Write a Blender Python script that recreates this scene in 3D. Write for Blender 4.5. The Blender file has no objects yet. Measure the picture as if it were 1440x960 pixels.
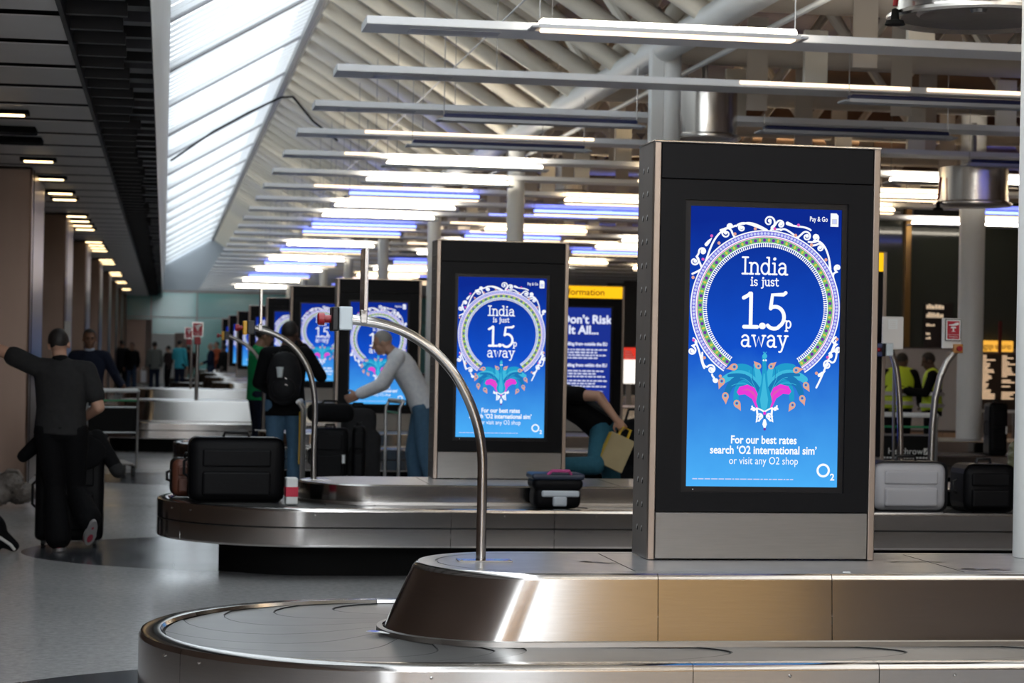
import bpy, bmesh, math, random
from math import sin, cos, pi, radians, sqrt, atan2
from mathutils import Vector, Matrix, Euler
random.seed(7)
SC = bpy.context.scene
COL = SC.collection

# ------------------------------------------------------------------ camera
FPX = 3000.0
TH, PH, RO = math.atan(489 / 3000), math.atan(14.4 / 3000), radians(1.1)
CAM = Vector((0, 0, 1.6))
cf = Vector((sin(TH) * cos(PH), cos(TH) * cos(PH), sin(PH)))
cr0 = Vector((cos(TH), -sin(TH), 0))
cu0 = cr0.cross(cf)
cr = cos(RO) * cr0 + sin(RO) * cu0
cu = -sin(RO) * cr0 + cos(RO) * cu0


def at(px, py, Y):
    """world point seen at a photo pixel, at hall depth Y"""
    d = cf * FPX + cr * (px - 720) + cu * (480 - py)
    return CAM + d * (Y / d.y)


cd = bpy.data.cameras.new('camera')
cam = bpy.data.objects.new('camera', cd)
COL.objects.link(cam)
M = Matrix((cr, cu, -cf)).transposed().to_4x4()
M.translation = CAM
cam.matrix_world = M
cd.sensor_width = 36
cd.lens = 75
cd.clip_end = 300
cd.dof.use_dof = True
cd.dof.focus_distance = 9.3
cd.dof.aperture_fstop = 5.0
SC.camera = cam

# ------------------------------------------------------------------ materials
MATS = {}
SCR = .53      # brightness of the lit screens and signs


def mat(name, col, rough=.5, metal=0.0, emit=None, strength=0.0, spec=.5, bump=None, var=None, alpha=1.0, stretch=(1, 1, 1), trans=0.0):
    if name in MATS:
        return MATS[name]
    m = bpy.data.materials.new(name)
    m.use_nodes = True
    nt = m.node_tree
    b = nt.nodes['Principled BSDF']
    b.inputs['Base Color'].default_value = (*col, 1)
    b.inputs['Roughness'].default_value = rough
    b.inputs['Metallic'].default_value = metal
    b.inputs['Specular IOR Level'].default_value = spec
    if alpha < 1:
        b.inputs['Alpha'].default_value = alpha
    if trans:
        b.inputs['Transmission Weight'].default_value = trans
    if emit:
        b.inputs['Emission Color'].default_value = (*emit, 1)
        b.inputs['Emission Strength'].default_value = strength
    if bump or var:
        tc = nt.nodes.new('ShaderNodeTexCoord')
        mp = nt.nodes.new('ShaderNodeMapping')
        mp.inputs['Scale'].default_value = stretch
        nt.links.new(tc.outputs['Object'], mp.inputs['Vector'])
        nz = nt.nodes.new('ShaderNodeTexNoise')
        nz.inputs['Scale'].default_value = (bump or var)[0]
        nz.inputs['Detail'].default_value = 3
        nt.links.new(mp.outputs['Vector'], nz.inputs['Vector'])
        if bump:
            bp = nt.nodes.new('ShaderNodeBump')
            bp.inputs['Strength'].default_value = bump[1]
            bp.inputs['Distance'].default_value = bump[2] if len(bump) > 2 else .02
            nt.links.new(nz.outputs['Fac'], bp.inputs['Height'])
            nt.links.new(bp.outputs['Normal'], b.inputs['Normal'])
        if var:
            mx = nt.nodes.new('ShaderNodeMix')
            mx.data_type = 'RGBA'
            mx.inputs['A'].default_value = (*[c * (1 - var[1]) for c in col], 1)
            mx.inputs['B'].default_value = (*[min(1, c * (1 + var[1])) for c in col], 1)
            nt.links.new(nz.outputs['Fac'], mx.inputs['Factor'])
            nt.links.new(mx.outputs['Result'], b.inputs['Base Color'])
    MATS[name] = m
    return m


def emis(name, col, s):
    if name in MATS:
        return MATS[name]
    m = bpy.data.materials.new(name)
    m.use_nodes = True
    nt = m.node_tree
    nt.nodes.clear()
    o = nt.nodes.new('ShaderNodeOutputMaterial')
    e = nt.nodes.new('ShaderNodeEmission')
    e.inputs['Color'].default_value = (*col, 1)
    e.inputs['Strength'].default_value = s * (SCR if name.split()[0] in ('screen', 'information', 'yellow', 'orange', 'sign') else 1)
    nt.links.new(e.outputs[0], o.inputs[0])
    MATS[name] = m
    return m


steel = mat('brushed steel', (.50, .48, .46), .14, 1.0, var=(9, .08), stretch=(1, 1, 22))
steel_belt = mat('worn belt steel', (.15, .148, .145), .33, .6, var=(5, .3))
steel_dark = mat('dark steel', (.33, .315, .30), .33, 1.0, var=(8, .12), stretch=(1, 1, 14))
steel_pol = mat('polished steel', (.68, .66, .63), .2, 1.0)
chrome = mat('drum chrome', (.80, .76, .70), .24, 1.0, var=(4, .2), stretch=(4, 4, .5))
black = mat('black gloss panel', (.008, .008, .010), .3, spec=.25)
blackm = mat('black matt', (.006, .006, .006), .7, spec=.15)
rubber = mat('rubber seam', (.015, .015, .015), .6)
bronze_trim = mat('bronze trim', (.34, .28, .24), .38, 1.0)
white_p = mat('white paint', (.80, .80, .78), .42)
tube_p = mat('tube paint', (.92, .85, .72), .38)
beam_p = mat('beam paint', (.92, .92, .93), .42)
beige_p = mat('beige duct paint', (.66, .57, .47), .45)
brown_d = mat('brown duct', (.24, .15, .10), .28, .55, var=(2, .3))
bronze = mat('bronze cladding', (.155, .11, .088), .30, .9, var=(1.4, .12), stretch=(3, 3, .4))
grey_p = mat('grey panel', (.74, .72, .70), .38, .1, var=(3, .07))
red_p = mat('red plastic', (.32, .008, .015), .4)
yellow_p = mat('yellow plastic', (.80, .42, .02), .4)
white_pl = mat('white plastic', (.78, .80, .80), .4)
skinA = mat('skin light', (.52, .30, .21), .5)
skinB = mat('skin brown', (.24, .125, .08), .5)
skinC = mat('skin dark', (.10, .052, .035), .5)
hair_m = mat('dark hair', (.012, .009, .008), .6, bump=(60, .4, .01))
hair_g = mat('grey hair', (.30, .28, .26), .6, bump=(60, .4, .01))
warm_e = emis('warm lamp', (1, .76, .46), 8.0)
cool_e = emis('white lamp', (1, .90, .74), 9.0)
blue_e = emis('blue lamp', (.14, .20, 1), 3.2)
warm_s = emis('warm strip', (1, .74, .48), 1.5)
blue_s = emis('blue strip', (.22, .26, 1), 1.6)
down_e = emis('downlight lamp', (1, .70, .36), 3.2)
navy = mat('unlit lamp trough', (.02, .026, .10), .3)

# ------------------------------------------------------------------ mesh helpers


def obj(name, data, mats, parent=None, loc=None, rot=None, smooth=False):
    if isinstance(data, bmesh.types.BMesh):
        me = bpy.data.meshes.new(name)
        data.normal_update()
        data.to_mesh(me)
        data.free()
        if any(p.use_smooth for p in me.polygons):
            me.set_sharp_from_angle(angle=radians(32))
    else:
        me = data
    if not isinstance(mats, (list, tuple)):
        mats = [mats]
    if len(me.materials) == 0:
        for m in mats:
            me.materials.append(m)
    if smooth:
        me.polygons.foreach_set('use_smooth', [True] * len(me.polygons))
    o = bpy.data.objects.new(name, me)
    COL.objects.link(o)
    if parent:
        o.parent = parent
    if loc is not None:
        o.location = loc
    if rot is not None:
        o.rotation_euler = rot
    return o


def tag(o, label, cat, group=None):
    o['label'] = label
    o['category'] = cat
    if group:
        o['group'] = group
    return o


def thing(name, label, cat, loc=(0, 0, 0), rz=0, group=None):
    o = bpy.data.objects.new(name, None)
    COL.objects.link(o)
    o.location = loc
    o.rotation_euler = (0, 0, rz)
    o.empty_display_size = .1
    return tag(o, label, cat, group)


def struct(o):
    o['kind'] = 'structure'
    return o


def copy_tree(o, parent=None, loc=None, rz=None, label=None):
    c = o.copy()
    COL.objects.link(c)
    if parent:
        c.parent = parent
    if loc is not None:
        c.location = loc
    if rz is not None:
        c.rotation_euler = (0, 0, rz)
    if label:
        c['label'] = label
    for ch in [x for x in COL.objects if x.parent == o]:
        copy_tree(ch, c)
    return c


ORD = 'zeroth first second third fourth fifth sixth seventh eighth ninth tenth eleventh twelfth thirteenth fourteenth fifteenth sixteenth seventeenth eighteenth nineteenth twentieth'.split()


def ordn(n):
    if n <= 20:
        return ORD[n]
    t = {2: 'twenty', 3: 'thirty', 4: 'forty'}[n // 10]
    return t + '-' + ORD[n % 10] if n % 10 else {20: 'twentieth', 30: 'thirtieth', 40: 'fortieth'}[n]


def NB():
    return bmesh.new()


def box(bm, x0, x1, y0, y1, z0, z1, bev=0.0, seg=2, mi=0):
    t = bmesh.new()
    bmesh.ops.create_cube(t, size=1)
    bmesh.ops.scale(t, vec=(x1 - x0, y1 - y0, z1 - z0), verts=t.verts)
    bmesh.ops.translate(t, vec=((x0 + x1) / 2, (y0 + y1) / 2, (z0 + z1) / 2), verts=t.verts)
    if bev:
        bmesh.ops.bevel(t, geom=t.edges[:], offset=bev, segments=seg, affect='EDGES', profile=.5)
    join(bm, t, mi)
    return bm


def join(bm, t, mi=0, mx=None):
    vm = {}
    for v in t.verts:
        vm[v.index if False else v] = bm.verts.new(mx @ v.co if mx else v.co)
    for f in t.faces:
        try:
            nf = bm.faces.new([vm[v] for v in f.verts])
            nf.material_index = mi if mi else f.material_index
            nf.smooth = f.smooth
        except ValueError:
            pass
    t.free()


def tube(bm, pts, r, seg=12, cap=True, mi=0):
    pts = [Vector(p) for p in pts]
    n = len(pts)
    rs = r if isinstance(r, (list, tuple)) else [r] * n
    tg = []
    for i in range(n):
        a, b = pts[max(0, i - 1)], pts[min(n - 1, i + 1)]
        tg.append((b - a).normalized())
    ref = Vector((0, 0, 1)) if abs(tg[0].z) < .9 else Vector((1, 0, 0))
    nx = (ref - tg[0] * ref.dot(tg[0])).normalized()
    rings = []
    for i in range(n):
        nx = (nx - tg[i] * nx.dot(tg[i])).normalized()
        ny = tg[i].cross(nx)
        rings.append([bm.verts.new(pts[i] + (nx * cos(2 * pi * k / seg) + ny * sin(2 * pi * k / seg)) * rs[i]) for k in range(seg)])
    for i in range(n - 1):
        for k in range(seg):
            f = bm.faces.new((rings[i][k], rings[i][(k + 1) % seg], rings[i + 1][(k + 1) % seg], rings[i + 1][k]))
            f.smooth = True
            f.material_index = mi
    if cap:
        for f in (bm.faces.new(rings[0][::-1]), bm.faces.new(rings[-1])):
            f.material_index = mi
    return bm


def lathe(bm, prof, c=(0, 0, 0), seg=32, mi=0, smooth=True):
    rings = []
    for (r, z) in prof:
        if r < 1e-6:
            rings.append([bm.verts.new((c[0], c[1], c[2] + z))])
        else:
            rings.append([bm.verts.new((c[0] + r * cos(2 * pi * k / seg), c[1] + r * sin(2 * pi * k / seg), c[2] + z)) for k in range(seg)])
    for a, b in zip(rings, rings[1:]):
        for k in range(seg):
            k2 = (k + 1) % seg
            if len(a) == 1 and len(b) == 1:
                continue
            if len(a) == 1:
                vs = (a[0], b[k2], b[k])
            elif len(b) == 1:
                vs = (a[k], a[k2], b[0])
            else:
                vs = (a[k], a[k2], b[k2], b[k])
            f = bm.faces.new(vs)
            f.smooth = smooth
            f.material_index = mi
    return bm


def ell(bm, c, r, rot=None, sub=3, mi=0):
    t = bmesh.new()
    bmesh.ops.create_icosphere(t, subdivisions=sub, radius=1)
    mx = Matrix.Translation(Vector(c)) @ (rot.to_4x4() if rot else Matrix.Identity(4)) @ Matrix.Diagonal((*r, 1))
    for f in t.faces:
        f.smooth = True
    join(bm, t, mi, mx)
    return bm


def caps(bm, a, b, ra, rb, seg=16):
    """closed tapered capsule"""
    a, b = Vector(a), Vector(b)
    d = b - a
    L = d.length
    if L < 1e-5:
        return ell(bm, a, (ra,) * 3, sub=2)
    d /= L
    pts, rs = [], []
    for k in range(1, 5):
        t = -pi / 2 + k * pi / 8
        pts.append(a + d * (ra * sin(t)))
        rs.append(ra * cos(t))
    for k in range(5):
        pts.append(a + d * L * k / 4)
        rs.append(ra + (rb - ra) * k / 4)
    for k in range(1, 4):
        t = k * pi / 8
        pts.append(b + d * (rb * sin(t)))
        rs.append(rb * cos(t))
    return tube(bm, pts, rs, seg)


def bez(p0, p1, p2, p3=None, n=12):
    out = []
    for i in range(n + 1):
        t = i / n
        if p3 is None:
            out.append(Vector(p0) * (1 - t) ** 2 + Vector(p1) * 2 * t * (1 - t) + Vector(p2) * t * t)
        else:
            out.append(Vector(p0) * (1 - t) ** 3 + Vector(p1) * 3 * t * (1 - t) ** 2 + Vector(p2) * 3 * t * t * (1 - t) + Vector(p3) * t ** 3)
    return out


def remesh(bm, voxel, smooth_it=4):
    """one closed skin around everything in bm"""
    me = bpy.data.meshes.new('tmp')
    bm.to_mesh(me)
    bm.free()
    o = bpy.data.objects.new('tmp', me)
    COL.objects.link(o)
    md = o.modifiers.new('r', 'REMESH')
    md.mode = 'VOXEL'
    md.voxel_size = voxel
    sm = o.modifiers.new('s', 'SMOOTH')
    sm.iterations = smooth_it
    sm.factor = .5
    dg = bpy.context.evaluated_depsgraph_get()
    out = bpy.data.meshes.new_from_object(o.evaluated_get(dg))
    bpy.data.objects.remove(o)
    bpy.data.meshes.remove(me)
    out.polygons.foreach_set('use_smooth', [True] * len(out.polygons))
    return out


_tc = {}


def text_mesh(s, size=1.0, bold=0.0, align='CENTER'):
    """plain lettering, flat, in local XY; returns (verts, faces, width)"""
    cu_ = bpy.data.curves.new('t', 'FONT')
    cu_.body = s
    cu_.size = size
    cu_.align_x = align
    cu_.offset = bold
    cu_.resolution_u = 3
    o = bpy.data.objects.new('t', cu_)
    COL.objects.link(o)
    dg = bpy.context.evaluated_depsgraph_get()
    me = bpy.data.meshes.new_from_object(o.evaluated_get(dg))
    vs = [v.co.copy() for v in me.vertices]
    fs = [tuple(p.vertices) for p in me.polygons]
    bpy.data.objects.remove(o)
    bpy.data.curves.remove(cu_)
    bpy.data.meshes.remove(me)
    return vs, fs


def add_text(bm, s, x, z, size, y, bold=0.0, align='CENTER', mi=0, width=None):
    """lettering on a vertical face looking towards -Y, baseline at z"""
    vs, fs = text_mesh(s, size, bold, align)
    k = 1
    if width:
        xs = [v.x for v in vs]
        k = width / (max(xs) - min(xs))
    nv = [bm.verts.new((x + v.x * k, y, z + v.y)) for v in vs]
    for f in fs:
        try:
            bm.faces.new([nv[i] for i in f]).material_index = mi
        except ValueError:
            pass
# ------------------------------------------------------------------ the hall
XL, XR, YB, YF = -3.3, 17.0, -7.0, 88.0
ZL = 3.58                                   # slatted ceiling on one side
RB = Vector((1.89, 0, 6.0))                 # ridge where glazing meets tubes
RA = Vector((.0, 0, 4.9))                  # foot of the sloped glazing
CH = Vector((4.38, 0, 4.35))                # bottom chord above the columns
CAR = [8.83, 15.65, 24.9, 33.1, 41.5, 49.9, 58.4, 66.9, 75.4]   # carousel centre lines


def floor_mat():
    m = bpy.data.materials.new('terrazzo floor')
    m.use_nodes = True
    nt = m.node_tree
    N, L = nt.nodes.new, nt.links.new
    b = nt.nodes['Principled BSDF']
    geo = N('ShaderNodeNewGeometry')
    sp = N('ShaderNodeSeparateXYZ')
    L(geo.outputs['Position'], sp.inputs[0])

    def mth(op, a, bb=None, c=None):
        n = N('ShaderNodeMath')
        n.operation = op
        for i, v in enumerate((a, bb, c)):
            if v is None:
                continue
            if isinstance(v, (int, float)):
                n.inputs[i].default_value = v
            else:
                L(v, n.inputs[i])
        return n.outputs[0]
    X, Y = sp.outputs[0], sp.outputs[1]
    band = None
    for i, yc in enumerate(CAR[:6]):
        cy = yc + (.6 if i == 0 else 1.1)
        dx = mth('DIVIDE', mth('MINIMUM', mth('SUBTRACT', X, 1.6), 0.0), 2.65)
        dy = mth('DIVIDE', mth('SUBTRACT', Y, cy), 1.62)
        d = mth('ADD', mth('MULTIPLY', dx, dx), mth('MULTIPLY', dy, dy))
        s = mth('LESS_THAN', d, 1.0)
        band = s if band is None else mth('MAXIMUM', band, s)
    # joints of the big tiles
    gx = mth('ABSOLUTE', mth('SUBTRACT', mth('FRACT', mth('DIVIDE', mth('ADD', X, 10.124), .73)), .0))
    jx = mth('LESS_THAN', gx, .009)
    gy = mth('FRACT', mth('DIVIDE', mth('ADD', Y, 20.0), 2.2))
    jy = mth('LESS_THAN', gy, .003)
    j = mth('MAXIMUM', jx, jy)
    nz = N('ShaderNodeTexNoise')
    nz.inputs['Scale'].default_value = 22
    nz.inputs['Detail'].default_value = 6
    nz.inputs['Roughness'].default_value = .7
    L(geo.outputs['Position'], nz.inputs['Vector'])
    nz2 = N('ShaderNodeTexNoise')
    nz2.inputs['Scale'].default_value = 1.1
    L(geo.outputs['Position'], nz2.inputs['Vector'])
    r1 = N('ShaderNodeValToRGB')
    r1.color_ramp.elements[0].position, r1.color_ramp.elements[1].position = .35, .7
    r1.color_ramp.elements[0].color = (.42, .42, .435, 1)
    r1.color_ramp.elements[1].color = (.62, .62, .63, 1)
    L(nz.outputs['Fac'], r1.inputs[0])
    r2 = N('ShaderNodeValToRGB')
    r2.color_ramp.elements[0].position, r2.color_ramp.elements[1].position = .4, .75
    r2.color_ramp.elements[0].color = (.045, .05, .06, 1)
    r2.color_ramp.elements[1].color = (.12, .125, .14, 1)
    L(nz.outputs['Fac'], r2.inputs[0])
    m1 = N('ShaderNodeMix')
    m1.data_type = 'RGBA'
    L(band, m1.inputs['Factor'])
    L(r1.outputs[0], m1.inputs['A'])
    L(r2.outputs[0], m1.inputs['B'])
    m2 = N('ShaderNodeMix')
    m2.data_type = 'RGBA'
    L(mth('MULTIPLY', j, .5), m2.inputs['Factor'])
    L(m1.outputs['Result'], m2.inputs['A'])
    m2.inputs['B'].default_value = (.55, .55, .54, 1)
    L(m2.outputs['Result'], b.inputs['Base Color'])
    rr = mth('MULTIPLY_ADD', nz2.outputs['Fac'], .14, .11)
    L(rr, b.inputs['Roughness'])
    b.inputs['Specular IOR Level'].default_value = .9
    return m


def slab(name, x0, x1, y0, y1, z0, z1, m, parent=None):
    o = obj(name, box(NB(), x0, x1, y0, y1, z0, z1), m, parent)
    return struct(o) if parent is None else o


slab('floor', XL - .3, XR + .3, YB - .3, YF + 1, -.25, 0, floor_mat())
wall_m = mat('wall bronze', (.17, .12, .10), .5, .2)
tan = mat('tan wall', (.85, .53, .21), .55)
dark_roof = mat('dark brown roof', (.13, .09, .07), .6)
grey_wall = mat('pale grey gable', (.52, .56, .60), .6)
teal = mat('teal glass wall', (.25, .56, .52), .12, var=(.5, .12))
teal_d = mat('dark glass', (.045, .052, .043), .08)
slab('wall_left', XL - .3, XL, YB, YF, 0, ZL + 1.2, wall_m)
slab('wall_right', XR, XR + .3, YB, YF, 0, 6.6, wall_m)
slab('wall_back', XL, XR, YB - .3, YB, 0, 6.6, dark_roof)
b0 = NB()
box(b0, 3.75, 7.3, YB + .005, YB + .06, .02, 3.4, .01, 1)
struct(obj('trim_6', b0, tan))
for nm, (xa, xb, za, zb_), st in (('window_3', (2.7, 3.6, .3, 4.2), 2.6), ('fill_pane_high', (.1, 2.1, 3.7, 6.3), 22.0), ('fill_pane_side', (-2.8, -1.2, .4, 3.3), 3.0)):  # high and side panes added as unseen fill; narrow one matches the plinth highlight
    b0 = NB()
    box(b0, xa, xb, YB + .01, YB + .03, za, zb_)
    wn = struct(obj(nm, b0, emis('daylight glow %g' % st, (.9, .95, 1.0), st)))
    b0 = NB()
    n_ = max(1, round((xb - xa) / 1.5))
    for q in range(n_ + 1):
        x = xa + (xb - xa) * q / n_
        box(b0, x - .04, x + .04, YB + .03, YB + .09, za - .04, zb_ + .04)
    for z in (za, zb_):
        box(b0, xa - .04, xb + .04, YB + .03, YB + .09, z - .04, z + .04)
    obj('pane_frame', b0, white_p, wn)
# far wall: teal glazed panels below a grey gable
wf = NB()
zt = 3.75
edges = [-3.3, -.55, 1.3, 4.2, 7.2, 10.2, 13.2, 17]
for a, b_ in zip(edges, edges[1:]):
    for z0, z1 in ((0, 2.72), (2.75, zt)):
        box(wf, a + .02, b_ - .02, YF, YF + .1, z0, z1, .01, 1)
box(wf, XL, XR, YF + .05, YF + .2, 0, zt, mi=1)
box(wf, XL, XR, YF - .01, YF + .2, zt, zt + .09, mi=1)
box(wf, XL, XR, YF + .02, YF + .3, zt + .09, 6.6, mi=2)
struct(obj('wall_far', wf, [teal, steel_dark, grey_wall]))
# doorways in the far wall
d = NB()
box(d, -1.65, -.75, YF - .25, YF - .03, .02, 2.62, mi=0)
box(d, -.75, -.5, YF - .3, YF - .03, .02, 2.62, mi=1)
dr = struct(obj('door_1', d, [bronze, wall_m]))
d = NB()
box(d, -.5, .42, YF - .2, YF - .03, .02, 2.05, mi=0)
box(d, .42, .95, YF - .25, YF - .03, .02, 2.1, mi=1)
struct(obj('door_2', d, [mat('pale door', (.55, .53, .5), .5), wall_m]))

# ---- slatted ceiling over the columns
pan = NB()
y = YB
while y < YF:
    box(pan, XL, -.66, y + .24, y + 1.25, ZL, ZL + .008)
    y += 1.25
struct(obj('ceiling_left', pan, grey_p))
slab('ceiling_void', XL, -.13, YB, YF, ZL + .55, ZL + .62, blackm)
# dark service grille between slats and fascia
g = NB()
y = YB + .2
k = 0
rg = random.Random(3)
while y < YF:
    box(g, -.64, -.30 + rg.uniform(-.05, .05), y, y + .07, ZL + .02, ZL + .10)
    box(g, -.34 + rg.uniform(-.05, .05), -.125, y + rg.uniform(.15, .35), y + .45, ZL + .12, ZL + .2, mi=1 if k % 2 else 0)
    box(g, -.64, -.125, y + .3, y + .36, ZL + .3, ZL + .36)
    y += .625
    k += 1
box(g, -.66, -.63, YB, YF, ZL - .01, ZL + .12)
struct(obj('trim_1', g, [mat('grille black', (.02, .02, .022), .45, .3), mat('grille grey', (.10, .10, .11), .45, .4)]))
# white fascia below the glazing
f = NB()
prof = [(-.118, ZL - .03), (-.112, ZL - .032), (.0, 4.87), (.0, 4.93), (-.06, 4.93), (-.118, ZL + .2)]
n0 = 24
rows = []
for i in range(n0 + 1):
    yy = YB + (YF - YB) * i / n0
    rows.append([f.verts.new((x, yy, z)) for x, z in prof])
for a, b_ in zip(rows, rows[1:]):
    for k in range(len(prof)):
        f.faces.new((a[k], a[(k + 1) % len(prof)], b_[(k + 1) % len(prof)], b_[k]))
bmesh.ops.recalc_face_normals(f, faces=f.faces)
struct(obj('trim_2', f, mat('fascia paint', (.66, .67, .69), .35, var=(.6, .08))))

# ---- sloped glazing: luminous panes behind white blades, joints between bays
sky_e = emis('daylight pane', (.86, .94, 1.0), 2.6)


def slope_quad(bm, y0, y1, off, t0=0.0, t1=1.0, mi=0, th=.0):
    nrm = Vector((-(RB.z - RA.z), 0, RB.x - RA.x)).normalized()
    if nrm.z < 0:
        nrm = -nrm
    a = RA.lerp(RB, t0) + nrm * off
    b_ = RA.lerp(RB, t1) + nrm * off
    vs = [Vector((p.x, yy, p.z)) for p, yy in ((a, y0), (b_, y0), (b_, y1), (a, y1))]
    if th:
        lo = [bm.verts.new(v) for v in vs]
        hi = [bm.verts.new(v + nrm * th) for v in vs]
        fs = [lo[::-1], hi] + [(lo[i], lo[(i + 1) % 4], hi[(i + 1) % 4], hi[i]) for i in range(4)]
        for q in fs:
            bm.faces.new(q).material_index = mi
    else:
        bm.faces.new([bm.verts.new(v) for v in vs][::-1]).material_index = mi


blade_m = bpy.data.materials.new('translucent white blade')
blade_m.use_nodes = True
_nt = blade_m.node_tree
_tr = _nt.nodes.new('ShaderNodeBsdfTranslucent')
_tr.inputs['Color'].default_value = (.50, .52, .53, 1)
_mx = _nt.nodes.new('ShaderNodeMixShader')
_mx.inputs[0].default_value = .40
_pb = _nt.nodes['Principled BSDF']
_pb.inputs['Base Color'].default_value = (.85, .86, .86, 1)
_nt.links.new(_pb.outputs[0], _mx.inputs[1])
_nt.links.new(_tr.outputs[0], _mx.inputs[2])
_nt.links.new(_mx.outputs[0], _nt.nodes['Material Output'].inputs[0])
win = struct(obj('window_1', (lambda b_: (slope_quad(b_, YB, YF, .30), b_)[1])(NB()), sky_e))
bl = NB()
y = 12.0
while y < YF - .3:
    slope_quad(bl, y, y + .365, .02)
    y += .40
y = YB
obj('blade', bl, blade_m, win)
mu = NB()
y = 2.0
k = 0
while y < YF:
    slope_quad(mu, y, y + (.13 if k % 2 == 0 else .05), -.01, th=.1)
    y += 4.0
    k += 1
obj('mullion', mu, mat('glazing joint', (.20, .20, .21), .5), win)
ed = NB()
tube(ed, [(RB.x - .02, YB, RB.z - .03), (RB.x - .02, YF, RB.z - .03)], .07, 8)
struct(obj('trim_3', ed, mat('ridge grey', (.40, .40, .40), .5)))
# roof deck above the white tubes and the dark roof beyond
dk = NB()
prof = [(RB.x, RB.z + .12), (CH.x - .5, 5.15), (CH.x + .1, 5.75), (6.0, 6.4), (XR, 6.35), (XR, 6.6), (RB.x, 6.6)]
a = [dk.verts.new((x, YB, z)) for x, z in prof]
b_ = [dk.verts.new((x, YF, z)) for x, z in prof]
for i in range(len(prof)):
    q = dk.faces.new((a[i], a[(i + 1) % 7], b_[(i + 1) % 7], b_[i]))
    q.material_index = 0 if i < 1 else 1
bmesh.ops.recalc_face_normals(dk, faces=dk.faces)
struct(obj('ceiling_right', dk, [mat('deck cream', (.24, .22, .19), .6), dark_roof]))
# outer cover over the glazing so daylight only comes through the panes
slab('ceiling_outer', XL, 2.3, YB, YF, 6.62, 6.7, dark_roof)

# unseen glowing roof panes added to light the camera's end of the hall
b0 = NB()
box(b0, 2.6, 9.0, -6.6, 9.2, 6.12, 6.16)
w6 = struct(obj('fill_pane_roof', b0, emis('added roof fill', (.95, .95, .93), 1.6)))
b0 = NB()
for q in range(6):
    x = 2.6 + 6.4 * q / 5
    box(b0, x - .05, x + .05, -6.6, 9.2, 6.02, 6.12)
for q in range(9):
    yy = -6.6 + 15.8 * q / 8
    box(b0, 2.6, 9.0, yy - .05, yy + .05, 6.02, 6.12)
obj('pane_frame', b0, white_p, w6)

# warm glowing strips added behind the camera, as streaks for the steel to reflect
for q, x in enumerate((-.9, -.1, .8, 1.9)):
    b0 = NB()
    box(b0, x - .05, x + .05, YB + .005, YB + .05, .3, 2.9, .01, 1)
    o = tag(obj('reflection_strip', b0, emis('added strip glow', (1, .62, .30), 2.6)), 'unseen warm strip added behind the camera for reflections, %s along it' % ordn(q + 1), 'light')

# ---- white tubes: rafters, braces, chord
y = 12.6
k = 0
while y < YF - .5:
    rb_ = NB()
    tube(rb_, [(RB.x + .06, y, RB.z - .07), (CH.x, y, CH.z + .05)], .095, 14)
    struct(obj('rafter_beam', rb_, tube_p))
    if k % 2 == 0 and y < 70:
        rb_ = NB()
        tube(rb_, [(CH.x, y, CH.z + .04), (5.35, y + .25, 5.9)], .085, 12)
        tube(rb_, [(CH.x, y + .1, CH.z + .04), (4.0, y + .9, 5.3)], .06, 10)
        tube(rb_, [(CH.x + .05, y, CH.z + .02), (6.6, y, 6.25)], .10, 12)
        struct(obj('brace_beam', rb_, tube_p))
    y += 1.12
    k += 1
c = NB()
tube(c, [(CH.x, YB, CH.z), (CH.x, YF - .2, CH.z)], .13, 18)
struct(obj('chord_beam', c, white_p))
c = NB()
tube(c, [(CH.x + .22, YB, CH.z - .2), (CH.x + .22, YF - .2, CH.z - .2)], .025, 8)
struct(obj('trim_4', c, white_p))

# ---- round white columns under the chord, and on the carousels
def column(x, y, r, z0, z1, cover=True):
    b2 = NB()
    tube(b2, [(x, y, z0), (x, y, z1)], r, 32)
    if cover:
        box(b2, x - r - .07, x - r * .55, y - .1, y + .02, z0, z1, .008, 1)
    return struct(obj('column', b2, white_p))


for i in range(8):
    column(CH.x + .05, 18.7 + 8.4 * i, .112, 0, CH.z - .02, cover=i == 0)
column(at(1430, 600, 9.1).x + .13, 9.1, .13, .722, 6.3, False)
column(at(1364, 500, 25.0).x, 25.0, .155, .637, 6.3, False)

# ---- horizontal tubes and ducts under the dark roof
for i in range(14):
    yy = 16.2 + 3.1 * i
    b2 = NB()
    tube(b2, [(CH.x + .1, yy, 4.42), (XR, yy, 4.42)], .12, 14)
    for q in range(9):
        x = 5.0 + q * 1.4
        tube(b2, [(x, yy, 4.45), (x + .7, yy, 5.4)], .05, 8)
        tube(b2, [(x + 1.4, yy, 4.45), (x + .7, yy, 5.4)], .05, 8)
        box(b2, x + .28, x + .48, yy - .14, yy - .125, 3.88, 4.75)
    struct(obj('truss_beam', b2, beige_p))
for i in range(7):
    yy = 17.6 + 6.2 * i
    b2 = NB()
    tube(b2, [(7.1, yy, 4.95), (XR - .02, yy, 4.95)], .34, 24)
    for x in (7.2, 8.6, 11.0, 13.4):
        tube(b2, [(x, yy, 4.95), (x + .06, yy, 4.95)], .36, 24)
    tag(obj('ceiling_duct', b2, brown_d), 'brown metal air duct under the dark roof, %s in from the column row' % ordn(i + 1), 'duct', 'brown ducts under the roof')

# ---- bronze-clad piers along the side
for i in range(8):
    y0 = 24.6 + 8.55 * i
    b2 = NB()
    box(b2, XL, -1.50, y0, y0 + 2.5, 0, ZL - .002, .03, 3)
    box(b2, XL, -1.88, y0 - .012, y0 - .002, .1, ZL - .05, mi=0)
    box(b2, -1.5, -1.492, y0 + .25, y0 + .262, 0, ZL - .02, mi=1)
    struct(obj('pier_column', b2, [bronze, rubber]))
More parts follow.
